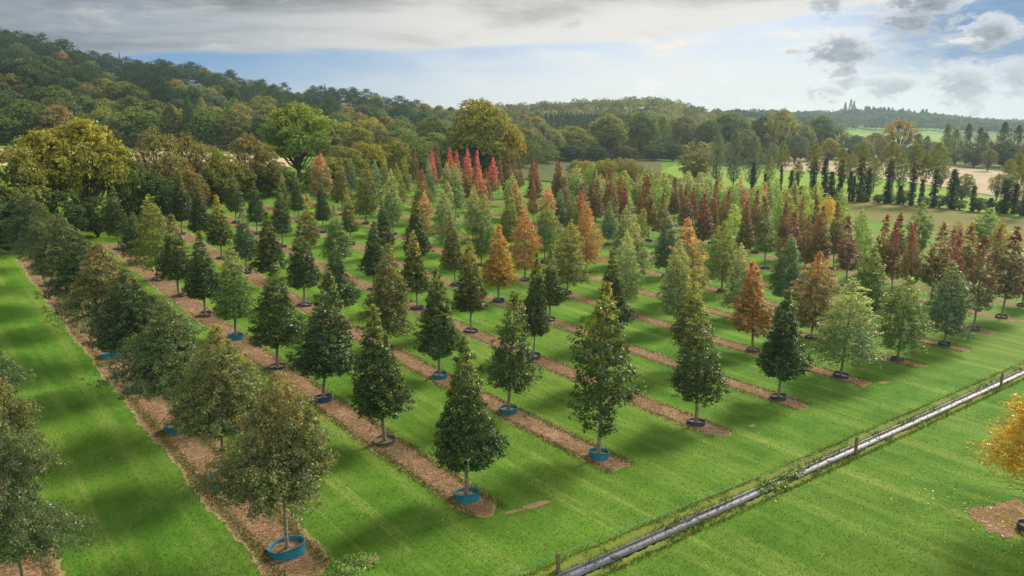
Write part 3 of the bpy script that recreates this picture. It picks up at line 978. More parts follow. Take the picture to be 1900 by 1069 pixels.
# ------------------------------------------------------------------ large trees
def big_tree(kind, seed, leaf=.34):
    """a grown tree 12 m high with a crown 5 m in radius (stretched on use)"""
    rs = np.random.RandomState(seed)
    limbs = Acc(); CL = []; RA = []
    Hh = 12.0
    if kind in ('oak', 'bush', 'airy'):
        zb = {'oak': 2.2, 'bush': .3, 'airy': 2.2}[kind]
        nl = {'oak': 36, 'bush': 28, 'airy': 36}[kind]
        lobes = []
        for k in range(nl):
            az = k * 2.39996 + rs.normal(0, .3)
            v = (k + .5) / nl
            el = math.asin(min(1, (-.85 if kind == 'bush' else -.6) + 1.8 * v))
            rr = 3.75 * math.cos(el) * rs.uniform(.72, 1.08)
            zc = (3.0 if kind != 'bush' else 1.0) + (7.4 if kind != 'bush' else 9.4) * (math.sin(el) * .5 + .5) + rs.normal(0, .3)
            lobes.append((rr * math.cos(az), rr * math.sin(az), zc, rs.uniform(1.15, 1.95) * (.8 if kind == 'airy' else 1)))
        lobes.append((0, 0, zb + 4.2, 2.3))
        for (lx, ly, lz, lr_) in lobes:
            nn = int((54 if kind != 'airy' else 44) * (lr_ / 1.6) ** 2)
            d = rand_unit(rs, nn)
            d[:, 2] = np.where(d[:, 2] < -.35, -d[:, 2], d[:, 2])
            q = rs.uniform(.72, 1.08, (nn, 1))
            p = np.array([lx, ly, lz]) + d * q * lr_ * np.array([1, 1, .82])
            CL.append(p); RA.append(np.full(nn, .42) * rs.uniform(.7, 1.3, nn))
            p0 = np.array([0, 0, zb * .55 + rs.rand() * 1.5]); p2 = np.array([lx * .9, ly * .9, lz])
            pm = p0 * .5 + p2 * .5 + np.array([0, 0, -.35])
            lv, lf = tube([p0, (p0 + pm) / 2 + rs.normal(0, .12, 3), pm, (pm + p2) / 2, p2], [.14, .11, .08, .05, .02], 5)
            limbs.add(lv, lf)
            if kind == 'airy':
                for _ in range(5):
                    p3 = p2 + rand_unit(rs, 1)[0] * lr_ * np.array([1, 1, .9]) + np.array([0, 0, .5])
                    lv, lf = tube([pm * .3 + p2 * .7, (p2 + p3) / 2 + rs.normal(0, .1, 3), p3], [.06, .04, .012], 4)
                    limbs.add(lv, lf)
        tz = np.array([-.3, .4, 1.4, 2.6, 4.5, 6.5])
        tv, tf = tube(np.stack([rs.normal(0, .06, 6), rs.normal(0, .06, 6), tz], 1), [.48, .36, .31, .28, .18, .06], 9)
        limbs.add(tv, tf)
        per, lf_ = (7, leaf) if kind != 'airy' else (5, leaf * .85)
    elif kind == 'tall':     # alder / poplar, feathery upright
        for k in range(460):
            u = rs.rand() ** .8
            w = np.interp(u, [0, .15, .4, .7, .9, 1], [.3, .75, 1, .75, .4, .08]) * 4.6
            az = rs.rand() * 6.28; rr = w * rs.uniform(.25, 1.0)
            CL.append(np.array([[rr * math.cos(az), rr * math.sin(az), 1.6 + u * 10.2]])); RA.append(np.array([rs.uniform(.45, .8)]))
            if k % 12 == 0:
                p2 = CL[-1][0]; p0 = np.array([0, 0, max(1, p2[2] - rr * .9)])
                lv, lf = tube([p0, (p0 + p2) / 2 + np.array([0, 0, -.1]), p2], [.09, .05, .015], 4); limbs.add(lv, lf)
        tz = np.array([-.3, 1, 4, 8, 11.3]); tv, tf = tube(np.stack([rs.normal(0, .05, 5), rs.normal(0, .05, 5), tz], 1), [.28, .24, .18, .1, .03], 7)
        limbs.add(tv, tf); per, lf_ = 15, leaf * .85
    elif kind == 'pine':
        for k in range(15):
            v = k / 14
            az = k * 2.4; rr = np.interp(v, [0, .3, .8, 1], [4.2, 4.6, 3.2, .6]) * rs.uniform(.6, 1)
            c = np.array([rr * math.cos(az), rr * math.sin(az), 5.2 + v * 6.0])
            nn = 52
            d = rs.normal(size=(nn, 3)) * np.array([1.15, 1.15, .34])
            CL.append(c + d); RA.append(np.full(nn, .38))
            p0 = np.array([0, 0, c[2] - 1.0]); lv, lf = tube([p0, (p0 + c) / 2, c], [.14, .09, .04], 4); limbs.add(lv, lf)
        tz = np.array([-.3, 2, 5, 8, 11]); tv, tf = tube(np.stack([rs.normal(0, .1, 5), rs.normal(0, .1, 5), tz], 1), [.34, .3, .24, .16, .06], 7)
        limbs.add(tv, tf); per, lf_ = 8, leaf * .8
    elif kind == 'spruce':
        for k in range(330):
            u = rs.rand() ** .75
            w = (1 - u) * 4.6 * (1 + .22 * math.sin(u * 60)) + .1
            az = rs.rand() * 6.28; rr = w * rs.uniform(.55, 1.0)
            CL.append(np.array([[rr * math.cos(az), rr * math.sin(az), .8 + u * 11.0 - rr * .15]])); RA.append(np.array([.42 * (1.15 - u * .6)]))
        tz = np.array([-.3, 4, 8, 11.7]); tv, tf = tube(np.stack([0 * tz, 0 * tz, tz], 1), [.3, .2, .1, .02], 6)
        limbs.add(tv, tf); per, lf_ = 8, leaf * .75
    elif kind == 'ivy':      # dark stem thickly wrapped in ivy, 12 m high, radius 1
        for k in range(330):
            u = rs.rand()
            w = np.interp(u, [0, .1, .5, .8, 1], [.55, .8, 1, .7, .15]) * (1 + .25 * math.sin(u * 17 + seed)) * .8
            az = rs.rand() * 6.28; rr = w * rs.uniform(.5, 1.0)
            CL.append(np.array([[rr * math.cos(az), rr * math.sin(az), .1 + u * 11.6]])); RA.append(np.array([.42]))
        tz = np.array([-.3, 4, 8, 11.7]); tv, tf = tube(np.stack([0 * tz, 0 * tz, tz], 1), [.3, .26, .2, .05], 6)
        limbs.add(tv, tf); per, lf_ = 12, leaf * .75
    CL = np.concatenate(CL); RA = np.concatenate(RA)
    cm = crown_mesh('crown', CL, RA, np.full(len(CL), per), lf_, rs, M_FAR, CL[:, 2].min(), CL[:, 2].max(),
                    axis=np.array([0, 0, 5.5]) if kind in ('oak', 'bush', 'airy') else None, updir=.3)
    return cm, limbs.mesh('trunk', M_BARKD, True)


BIG = {k: [big_tree(k, 31 + 7 * q + len(k)) for q in range(n)] for k, n in
       (('oak', 4), ('bush', 3), ('airy', 3), ('tall', 3), ('pine', 3), ('spruce', 2), ('ivy', 3))}
PAL.update({
    'hdark': ((.030, .054, .022), (.050, .082, .028), .6, (.08, .09, .025), .10, 'dark green'),
    'hpine': ((.018, .040, .023), (.028, .055, .028), .6, (.03, .06, .025), .05, 'blackish green'),
    'hmid': ((.055, .090, .026), (.095, .130, .034), .55, (.12, .13, .03), .16, 'mid green'),
    'holive': ((.092, .108, .030), (.150, .155, .042), .5, (.17, .155, .04), .2, 'olive green'),
    'hyel': ((.125, .135, .024), (.20, .19, .030), .5, (.23, .19, .04), .22, 'yellow-green'),
    'hbrown': ((.112, .104, .040), (.165, .145, .050), .5, (.18, .14, .04), .18, 'brownish'),
    'horange': ((.15, .10, .036), (.20, .13, .042), .55, (.22, .14, .04), .22, 'orange-brown'),
    'hgrey': ((.078, .105, .065), (.11, .135, .080), .55, (.13, .14, .07), .15, 'grey-green'),
    'hbright': ((.085, .135, .028), (.15, .19, .035), .5, (.17, .18, .03), .15, 'bright green'),
    'ivy': ((.014, .034, .014), (.022, .048, .016), .7, (.03, .05, .02), .05, 'dark ivy-clad'),
    'hgold': ((.17, .135, .026), (.26, .19, .03), .5, (.30, .2, .03), .3, 'golden'),
})


def put_big(name, kind, pal, x, y, h, rad, label, cat='tree', group=None, parts=True, rnd=random, sink=0.0):
    cm, tm = BIG[kind][rnd.randrange(len(BIG[kind]))]
    z = float(T(x, y))
    rz = rnd.uniform(0, 6.28)
    base_r = 1.0 if kind == 'ivy' else 5.0
    sc = (rad / base_r, rad / base_r, h / 12.0)
    if parts:
        root = link(bpy.data.objects.new(name, None)); root.location = (x, y, z)
        c = obj('crown', cm, root); t = obj('trunk', tm, root)
        for o in (c, t): o.rotation_euler.z = rz; o.scale = sc
        top = root
    else:
        c = obj(name, cm); c.location = (x, y, z - sink * h); c.rotation_euler.z = rz; c.scale = sc; top = c
    paint(c, pal, .26 if not parts else .14, rnd)
    tag(top, label, cat, group)
    return top


# (x px, base y or None, distance or None, top y, half width px, kind, palette, description)
MID = [
    (24, 452, None, 262, 74, 'bush', 'holive', 'olive bushy tree at the left edge behind the spreading row'),
    (95, 436, None, 240, 60, 'oak', 'hyel', 'yellow-green tree, left shoulder of the big pair beside the left row'),
    (170, 428, None, 220, 78, 'oak', 'hyel', 'large yellow-green tree towering behind the end of the left rows'),
    (232, 418, None, 262, 44, 'bush', 'hmid', 'green tree tucked under the right side of the large yellow-green tree'),
    (20, 470, None, 372, 56, 'bush', 'hdark', 'dark shrub below the olive tree at the left edge'),
    (120, 448, None, 350, 54, 'bush', 'hdark', 'dark shrub at the foot of the large yellow-green trees'),
    (182, 440, None, 362, 40, 'bush', 'hdark', 'small dark shrub beside the end of the second mulched row'),
    (298, 404, None, 236, 54, 'airy', 'hbrown', 'thin brown-leaved tree right of the large yellow-green tree'),
    (300, 415, None, 322, 46, 'bush', 'hdark', 'dark brown-green thicket under the thin brown tree'),
    (356, 388, None, 244, 46, 'airy', 'hbrown', 'brownish olive tree in the hedge left of the bright green tree'),
    (388, 382, None, 262, 42, 'bush', 'holive', 'olive hedge tree with yellowish leaves above the dark cones'),
    (352, 400, None, 316, 40, 'bush', 'hbrown', 'brown bush low in the hedge behind the dark cones'),
    (424, 374, None, 284, 40, 'bush', 'holive', 'olive bush in the hedge, left of the straw field gap'),
    (468, 366, None, 246, 50, 'airy', 'hbrown', 'orange-brown hedge tree left of the bright green tree'),
    (478, 368, None, 310, 36, 'bush', 'hdark', 'dark low hedge bush left of the bright green tree trunk'),
    (520, 362, None, 300, 32, 'bush', 'hmid', 'green hedge bush just left of the bright green tree trunk'),
    (556, 338, None, 190, 70, 'oak', 'hbright', 'bright green round-headed tree with a pale bare trunk'),
    (606, 352, None, 290, 36, 'bush', 'holive', 'olive bush right of the bright green tree trunk'),
    (640, 345, None, 268, 38, 'bush', 'holive', 'yellowish clipped-looking hedge bush below the hill wood'),
    (684, 342, None, 262, 40, 'bush', 'hyel', 'pale yellowish hedge bush in the middle of the hedge'),
    (728, 340, None, 254, 42, 'bush', 'holive', 'rounded olive bush left of the crimson columns'),
    (762, 336, None, 248, 40, 'bush', 'hmid', 'dark rounded hedge tree behind the first crimson column'),
    (800, 334, None, 262, 34, 'bush', 'hbrown', 'brownish bush between crimson columns and the big golden oak'),
    (838, 336, None, 246, 32, 'bush', 'hmid', 'green bush under the left side of the big golden oak'),
    (892, 340, None, 184, 68, 'oak', 'hyel', 'huge golden-green oak rising behind the crimson columns'),
    (934, 338, None, 222, 38, 'oak', 'hgold', 'golden lower limb tree on the right flank of the huge oak'),
    (668, 305, None, 236, 32, 'oak', 'holive', 'rounded olive tree at the foot of the wood, middle left'),
    (746, 300, None, 240, 32, 'oak', 'hmid', 'rounded green tree at the foot of the wood left of the huge oak'),
    (806, 300, None, 216, 34, 'oak', 'hmid', 'tall green tree just left of the huge golden oak'),
    (980, 302, None, 224, 26, 'airy', 'hgrey', 'pale grey-green willow-like tree right of the huge oak'),
    (1006, 302, None, 230, 28, 'airy', 'hgrey', 'grey-green leaning tree, second right of the huge oak'),
    (1064, 297, None, 234, 36, 'oak', 'holive', 'short spreading oak with dark fork left of the tall pair'),
    (1128, 296, None, 210, 38, 'oak', 'holive', 'spreading oak below the conifer plantation'),
    (1188, 296, None, 206, 31, 'oak', 'hmid', 'dark-trunked oak with a narrow fork, centre right'),
    (1228, 294, None, 216, 24, 'tall', 'hmid', 'slim green tree right of the dark-trunked oak'),
    (1266, 292, None, 214, 32, 'oak', 'holive', 'olive oak left of the big rounded green one'),
    (1312, 294, None, 222, 28, 'oak', 'hmid', 'green tree between two rounded oaks above the brown bush'),
    (1350, 292, None, 208, 44, 'oak', 'hmid', 'big rounded green oak behind the brown domed bush'),
    (1290, 336, None, 277, 38, 'bush', 'hbrown', 'brown domed bush in front of the oaks'),
    (1328, 345, None, 248, 22, 'tall', 'hgrey', 'grey-green feathery tree, leftmost of the trio by the domed bush'),
    (1360, 350, None, 242, 22, 'tall', 'hgrey', 'grey-green feathery tree, middle of the trio by the domed bush'),
    (1394, 354, None, 252, 22, 'tall', 'hgrey', 'grey-green feathery tree, rightmost of the trio by the domed bush'),
    (1424, 356, None, 284, 14, 'tall', 'holive', 'small olive tree over two short ivy stems'),
    (1412, 292, None, 216, 26, 'oak', 'hdark', 'dark green tree left of the tall bare-branched one'),
    (1448, 300, None, 199, 36, 'airy', 'hyel', 'tall thin yellowish tree with bare upper branches'),
    (1486, 296, None, 232, 28, 'oak', 'holive', 'olive tree right of the tall bare-branched one'),
    (1520, 288, None, 214, 32, 'oak', 'hmid', 'blue-green rounded tree against the far ridge'),
    (1556, 288, None, 238, 26, 'airy', 'hbrown', 'half-bare brownish tree against the far ridge'),
    (1586, 290, None, 250, 20, 'oak', 'hmid', 'small dark tree right of the half-bare one'),
    (1620, 296, None, 246, 22, 'oak', 'hyel', 'yellow-green small tree left of the lone golden oak'),
    (1664, 297, None, 219, 38, 'airy', 'hgold', 'lone golden oak with dark branching trunk in the far field'),
    (1716, 300, None, 252, 15, 'tall', 'hmid', 'small dark tree right of the lone golden oak'),
    (1752, 306, None, 230, 15, 'tall', 'hmid', 'tall dark alder, first of the dark group at right'),
    (1772, 306, None, 274, 13, 'bush', 'hbrown', 'small brown oval tree in front of the dark alders'),
    (1790, 306, None, 230, 15, 'tall', 'hdark', 'tall dark alder, second of the dark group at right'),
    (1812, 307, None, 236, 14, 'tall', 'hdark', 'tall dark alder, third of the dark group at right'),
    (1834, 308, None, 262, 14, 'tall', 'hmid', 'shorter green alder in the dark group at right'),
    (1856, 309, None, 226, 18, 'tall', 'hdark', 'tall dark alder, fourth of the dark group at right'),
    (1882, 310, None, 232, 18, 'tall', 'hdark', 'tall dark alder, fifth of the dark group near the right edge'),
    (1910, 312, None, 236, 18, 'tall', 'hdark', 'tall dark alder cut by the right edge'),
    (1724, 300, None, 262, 18, 'bush', 'hgrey', 'pale round bush below the far ridge at right'),
    (1640, 300, None, 262, 20, 'bush', 'hmid', 'dark understorey bush left of the lone golden oak trunk'),
    (1696, 301, None, 268, 22, 'bush', 'hdark', 'dark understorey bush right of the lone golden oak trunk'),
    (1742, 309, None, 268, 24, 'bush', 'hmid', 'green undergrowth at the left foot of the alder group'),
    (1806, 311, None, 266, 28, 'bush', 'hdark', 'dark undergrowth under the middle of the alder group'),
    (1862, 312, None, 262, 30, 'bush', 'hdark', 'dark undergrowth under the right part of the alder group'),
    (1822, 305, None, 246, 16, 'tall', 'hdark', 'slim dark alder squeezed between the third and fourth of the group'),
    (1768, 303, None, 240, 17, 'tall', 'hmid', 'slim green alder between the first and second of the dark group'),
    (1700, 298, None, 248, 18, 'tall', 'hmid', 'feathery green tree just right of the lone golden oak'),
    (1542, 296, None, 262, 24, 'bush', 'hmid', 'green bush below the half-bare brownish tree, left side'),
    (1500, 300, None, 262, 26, 'bush', 'hdark', 'dark bush below the blue-green rounded tree'),
    (1570, 298, None, 264, 24, 'bush', 'hdark', 'dark bush below the half-bare brownish tree, right side'),
    (1604, 300, None, 258, 22, 'bush', 'holive', 'olive bush between the half-bare tree and the lone golden oak'),
    (1410, 300, None, 262, 26, 'bush', 'hdark', 'dark bush behind the feathery trio, left one'),
    (1450, 300, None, 266, 24, 'bush', 'hmid', 'green bush at the foot of the tall thin yellowish tree'),
    (1060, 300, None, 268, 30, 'bush', 'hdark', 'dark bush under the short spreading oak'),
    (1106, 300, None, 272, 26, 'bush', 'hdark', 'dark bush in the gap between the first two oaks'),
    (1158, 300, None, 270, 26, 'bush', 'hdark', 'dark bush left of the dark-trunked oak'),
    (1212, 299, None, 268, 26, 'bush', 'hdark', 'dark bush right of the dark-trunked oak'),
    (1248, 299, None, 262, 24, 'bush', 'hdark', 'dark bush below the olive oak'),
    (1010, 303, None, 268, 30, 'bush', 'hmid', 'green undergrowth below the grey-green leaning trees'),
    (1098, 290, None, 240, 26, 'oak', 'holive', 'smaller oak set back between the first two oaks'),
    (1160, 290, None, 228, 22, 'oak', 'hmid', 'green oak set back behind the tall pair'),
    (262, 412, None, 300, 40, 'bush', 'hmid', 'green bush right of the large yellow-green tree, low in the hedge'),
    (330, 396, None, 286, 40, 'bush', 'hbrown', 'brown bush in the middle of the left hedge'),
    (410, 380, None, 318, 34, 'bush', 'hdark', 'dark bush low in the hedge behind the row of dark cones'),
    (446, 372, None, 300, 32, 'bush', 'holive', 'olive hedge bush under the orange-brown hedge tree'),
    (500, 366, None, 276, 34, 'bush', 'hbrown', 'brownish hedge bush partly hiding the straw field'),
    (536, 360, None, 316, 24, 'bush', 'hdark', 'dark bush at the foot of the pale bare trunk'),
    (580, 354, None, 306, 26, 'bush', 'hmid', 'green bush right beside the pale bare trunk'),
    (624, 350, None, 300, 30, 'bush', 'hdark', 'dark bush low behind the brown-topped cone'),
    (704, 344, None, 296, 34, 'bush', 'hdark', 'dark bush low in the middle hedge'),
    (780, 340, None, 294, 30, 'bush', 'hdark', 'dark bush low behind the first two crimson columns'),
    (860, 342, None, 290, 34, 'bush', 'hdark', 'dark bush under the left half of the huge oak'),
    (918, 342, None, 286, 34, 'bush', 'hdark', 'dark bush under the right half of the huge oak'),
    (1380, 306, None, 240, 26, 'oak', 'holive', 'olive tree behind the rightmost of the feathery trio'),
    (1434, 310, None, 268, 22, 'tall', 'hgrey', 'grey-green feathery tree below the tall thin yellowish tree'),
    (1474, 306, None, 250, 24, 'oak', 'hgrey', 'grey-green rounded tree beside the tall thin yellowish tree'),
    (1536, 304, None, 256, 20, 'oak', 'hyel', 'yellow-green tree behind the ivy stems, left of the half-bare tree'),
    (1600, 306, None, 262, 22, 'oak', 'holive', 'olive tree in front of the small far pasture, left side'),
    (1634, 309, None, 256, 20, 'airy', 'holive', 'thin olive tree in front of the small far pasture, middle'),
    (1690, 310, None, 270, 24, 'oak', 'hmid', 'mid green low tree right of the golden oak trunk'),
    (1726, 312, None, 276, 20, 'tall', 'hmid', 'short feathery green tree left of the brown oval tree'),
    (1832, 318, None, 276, 18, 'airy', 'holive', 'thin olive tree in front of the dark alders'),
    (1896, 330, None, 270, 26, 'tall', 'hmid', 'feathery green tree close to the right edge, in front of the alders'),
    (1574, 352, None, 286, 20, 'tall', 'holive', 'olive feathery tree between ivy stems, left of the middle'),
    (1620, 356, None, 292, 20, 'tall', 'holive', 'olive feathery tree between ivy stems near the middle'),
    (1668, 360, None, 280, 20, 'tall', 'hmid', 'green feathery tree behind the ivy stems, right of middle'),
    (1745, 350, None, 306, 16, 'airy', 'holive', 'small light tree behind the leaning ivy stem'),
    (1784, 372, None, 322, 24, 'bush', 'holive', 'round light olive tree in the ivy line'),
    (1848, 374, None, 322, 20, 'airy', 'holive', 'thin pale tree near the right end of the ivy line'),
    (1880, 392, None, 286, 24, 'tall', 'holive', 'tall olive tree near the right edge of the ivy line'),
]
for k, (X, yb, rdist, yt, hw, kd, pal, lab) in enumerate(MID):
    x, y = hit(X, yb) if yb else atdist(X, rdist)
    h = height_for(x, y, yt)
    rad = hw * pix(x, y, float(T(x, y)))[2] / F_PX
    put_big({'bush': 'shrub', 'airy': 'open_crowned_tree', 'tall': 'feathery_tree'}.get(kd, 'oak_tree'), kd, pal, x, y, h, rad, lab,
            'shrub' if kd == 'bush' else 'tree')

# ivy-clad stems along the field edge: x, base y, ivy top y, half width, crown top y or None, crown half width
IVY = [(1396, 355, 300, 6, None, 0), (1418, 360, 322, 4, None, 0), (1424, 362, 330, 4, None, 0), (1447, 364, 304, 4, 262, 14), (1466, 364, 314, 6, None, 0), (1477, 366, 316, 5, 300, 12),
       (1507, 368, 290, 9, 268, 20), (1527, 370, 290, 8, None, 0), (1540, 372, 318, 9, None, 0), (1557, 372, 294, 8, 276, 16), (1575, 374, 318, 6, None, 0), (1582, 374, 326, 5, None, 0),
       (1594, 374, 288, 9, 270, 18), (1608, 374, 312, 9, None, 0), (1646, 378, 294, 10, 262, 22), (1668, 378, 344, 8, None, 0), (1690, 382, 300, 8, 268, 20), (1708, 382, 332, 6, 290, 14),
       (1731, 384, 312, 9, 264, 22), (1764, 388, 312, 12, None, 0), (1803, 392, 344, 7, None, 0), (1836, 396, 366, 8, None, 0), (1862, 397, 332, 12, 296, 18), (1880, 398, 340, 8, None, 0), (1899, 402, 326, 8, 284, 18)]
for k, (X, yb, yt, hw, ct, cw) in enumerate(IVY):
    x, y = hit(X, yb)
    dep = pix(x, y, float(T(x, y)))[2]
    root = put_big('ivy_clad_tree', 'ivy', 'ivy', x, y, height_for(x, y, yt), hw * dep / F_PX,
                   'dark ivy-clad %s, %s from the left along the far field edge' % ('stem with light crown above' if ct else ('stump-like stem' if yb - yt < 50 else 'bare-topped stem'), ordn(k)),
                   'tree', 'ivy-clad stems along the field edge')
    if ct:
        cm, tm = BIG['tall'][k % 3]
        hh = height_for(x, y, ct)
        c = obj('upper_crown', cm, root); cw *= 1.25; c.scale = (cw * dep / F_PX / 5, cw * dep / F_PX / 5, hh * .62 / 12); c.location.z = hh * .38
        paint(c, 'holive', .15)
# low shrubs in the ivy line
for k, (X, yb, yt, hw) in enumerate(sorted([(1652, 378, 362, 12), (1676, 380, 352, 12), (1713, 384, 364, 14), (1742, 386, 362, 18), (1780, 390, 370, 14), (1816, 394, 366, 16), (1850, 396, 374, 12), (1892, 402, 372, 14), (1484, 366, 344, 10), (1550, 372, 354, 10), (1600, 375, 356, 14), (1630, 377, 360, 12)])):
    x, y = hit(X, yb); dep = pix(x, y, float(T(x, y)))[2]
    put_big('shrub', 'bush', 'hdark' if k % 2 else 'hmid', x, y, height_for(x, y, yt), hw * dep / F_PX,
            'low dark shrub at the foot of the ivy-clad stems, %s from the left' % ordn(k), 'shrub', 'low shrubs in the ivy line')

# yellowing hedge in the middle distance
for k, X in enumerate(range(1066, 1192, 13)):
    x, y = hit(X, 332 + (k % 3) * 3 + k * .4); dep = pix(x, y, float(T(x, y)))[2]
    yt = 297 - (6 if 4 < k < 9 else 0) + (k % 2) * 2 + max(0, k - 7) * 3
    put_big('hedge_bush', 'bush', 'hyel' if k % 3 else 'holive', x, y, height_for(x, y, yt), 16 * dep / F_PX,
            'yellowing hedge bush behind the plantation, %s from the left in its hedge' % ordn(k), 'hedge bush', 'yellowing hedge bushes')
rq = random.Random(4)
for k in range(26):
    X = 1170 + (k * 37 % 100) + rq.uniform(-4, 4); rd = 238 + (k * 53 % 60)
    x, y = atdist(X, rd); 
    put_big('scrub_bush', 'bush', rq.choice(['hgrey', 'hbrown', 'holive']), x, y, rq.uniform(1.6, 2.8), rq.uniform(1.8, 3),
            'low grey-green scrub bush on the bank below the oaks', 'shrub', 'scrub on the bank below the oaks', parts=False, rnd=rq)

# ------------------------------------------------------------------ wood on the hill, tree by tree
rh = random.Random(77)
HILLT = []
layers = [(296, 4, -260, 1000), (322, 6, -260, 1010), (352, 6, -240, 1060), (386, 7, -230, 1120), (424, 7, -220, 1180), (466, 8, -210, 1000), (512, 9, -200, 1000), (562, 10, -190, 1000), (612, 10, -160, 1000), (655, 9, -150, 1000)]
for li, (rd, jit, xa, xb) in enumerate(layers):
    X = xa + rh.uniform(0, 20)
    while X < xb:
        wid = rh.uniform(6.0, 8.6) * (1.05 if li < 3 else 1)
        r_ = rd + rh.uniform(-jit, jit)
        skyline = li >= 8
        q = rh.random()
        if li >= 6 and X < 760:
            kd = 'pine' if q < .62 else ('oak' if q < .93 else 'spruce')
        elif li >= 3: kd = 'pine' if q < .18 else ('oak' if q < .84 else 'airy')
        else: kd = 'oak' if q < .74 else ('airy' if q < .9 else 'tall')
        if kd == 'pine': pal = 'hpine'
        elif kd == 'spruce': pal = 'hpine'
        else:
            w = rh.random()
            # browner low on the left, brighter towards the middle with sunlight put into its palette
            if X < 250: pal = 'hdark' if w < .52 else 'hmid' if w < .76 else 'hbrown' if w < .82 else 'holive' if w < .98 else 'horange'
            elif X < 560: pal = 'hdark' if w < .32 else 'hmid' if w < .60 else 'hbrown' if w < .67 else 'holive' if w < .88 else 'hgrey'
            else: pal = 'hdark' if w < .12 else 'hmid' if w < .38 else 'holive' if w < .64 else 'hyel' if w < .84 else 'hgrey' if w < .93 else 'hbrown'
        h = rh.uniform(15, 21) * (1.1 if kd in ('pine', 'spruce') else 1)
        if kd == 'tall': wid *= .6
        if kd == 'spruce': wid *= .55; h *= 1.15
        if kd == 'pine': wid *= .85
        HILLT.append((li, X, r_, h, wid, kd, pal))
        X += wid * 1.4 / r_ * F_PX
names = {'oak': 'broadleaf_tree', 'airy': 'thin_crowned_tree', 'tall': 'feathery_tree', 'pine': 'pine_tree', 'spruce': 'spruce_tree'}
cnt = {}
BAND = ['lowest edge of the hill wood', 'second tier up the hill wood', 'third tier up the hill wood', 'fourth tier up the hill wood', 'fifth tier up the hill wood',
        'sixth tier up the hill wood', 'seventh tier up the hill wood', 'tier two below the hill skyline', 'tier just below the hill skyline', 'skyline of the wooded hill']
for (li, X, r_, h, wid, kd, pal) in HILLT:
    x, y = atdist(X, r_)
    if X < -100: continue
    key = (li,); cnt[key] = cnt.get(key, 0) + 1
    kind_word = {'oak': 'round tree', 'airy': 'thin-crowned tree', 'tall': 'feathery tree', 'pine': 'pine', 'spruce': 'spruce'}[kd]
    put_big(names[kd], kd, pal, x, y, h, wid, '%s %s, %s from the left on the %s' % (PAL[pal][5], kind_word, ordn(cnt[key] - 1), BAND[li]),
            'woodland tree', 'trees of the hillside wood', parts=False, rnd=rh, sink=.30 if kd in ('oak', 'airy') else .2)
print('hill trees', sum(cnt.values()), 'of', len(HILLT))


# ------------------------------------------------------------------ far woods as one mass each
def far_wood(name, label, spots, pal, leaf, seed, conifer=False, per=90):
    rs = np.random.RandomState(seed)
    n = len(spots)
    S = np.array(spots)            # x, y, h, r
    z = T(S[:, 0], S[:, 1])
    idx = np.repeat(np.arange(n), per); m = len(idx)
    d = rand_unit(rs, m)
    if conifer:
        u = rs.rand(m) ** .7
        rr = (1 - u) * S[idx, 3] * (.6 + .4 * rs.rand(m)); az = rs.rand(m) * 6.283
        P = np.stack([S[idx, 0] + rr * np.cos(az), S[idx, 1] + rr * np.sin(az), z[idx] + S[idx, 2] * (.12 + .88 * u)], 1)
        dn = np.stack([np.cos(az), np.sin(az), np.full(m, .5)], 1)
    else:
        bump = 1 + .22 * np.sin(d[:, 0] * 6 + idx) * np.sin(d[:, 1] * 5 + idx * 2) + .1 * rs.normal(size=m)
        d[:, 2] = np.abs(d[:, 2]) - .25
        P = np.stack([S[idx, 0] + d[:, 0] * S[idx, 3] * bump, S[idx, 1] + d[:, 1] * S[idx, 3] * bump, z[idx] + S[idx, 2] * .52 + d[:, 2] * S[idx, 2] * .48 * bump], 1)
        dn = d
    Nn = dn + rand_unit(rs, m) * .7 + np.array([0, 0, .3]); Nn /= np.linalg.norm(Nn, axis=1)[:, None]
    D = np.cross(Nn, rand_unit(rs, m)); D /= np.linalg.norm(D, axis=1)[:, None]
    L = leaf * (.6 + .8 * rs.rand(m))
    Vv, Fq = leaf_quads(P, D, Nn, L, L * .8)
    tr = rs.rand(n)
    Vv[:, 2] -= .22 * np.repeat(S[idx, 2], 4) * (0 if conifer else 1)
    me = mesh_np(name, Vv, Fq, M_FAR, False, {'hf': np.clip(rs.rand(m) * .3 + tr[idx] * .7, 0, 1), 'rv': np.clip(tr[idx] * .6 + rs.rand(m) * .4, 0, 1), 'lr': rs.rand(m)})
    o = obj(name, me); paint(o, pal, 0); tag(o, label, 'woodland', None, 'stuff')
    return o


rf = random.Random(9)
sp = []
for rd in (560, 600, 640, 690, 740, 790, 835, 870):        # mixed canopy of the middle ridge
    X = 905
    while X < 1480:
        if not (rd < 700 and 1006 < X < 1166):
            u = rf.uniform(-6, 6)
            sp.append((*atdist(X, rd + rf.uniform(-12, 12)), rf.uniform(13, 19), rf.uniform(6, 9)))
        X += 12.0 / rd * F_PX
for rd in (430, 470, 515):
    X = 1010
    while X < 1420:
        sp.append((*atdist(X, rd + rf.uniform(-12, 12)), rf.uniform(10, 15), rf.uniform(5, 8))); X += 13.0 / rd * F_PX
far_wood('ridge_woodland', 'mixed green and brown wood on the middle ridge', sp, 'holive', 1.5, 3, per=420)
sp = []
for rd in range(560, 700, 7):
    X = 1002
    while X < 1172:
        sp.append((*atdist(X + rf.uniform(-2, 2), rd + rf.uniform(-2, 2)), rf.uniform(9, 12), rf.uniform(2.2, 3))); X += 4.6 / rd * F_PX
far_wood('conifer_plantation', 'dark blue-green conifer plantation on the middle ridge', sp, 'hdark', 1.0, 4, True, 90)
sp = []
for rd in (1080, 1160, 1240):
    X = 1330
    while X < 1560:
        sp.append((*atdist(X, rd + rf.uniform(-20, 20)), rf.uniform(14, 19), rf.uniform(8, 11))); X += 15 / rd * F_PX
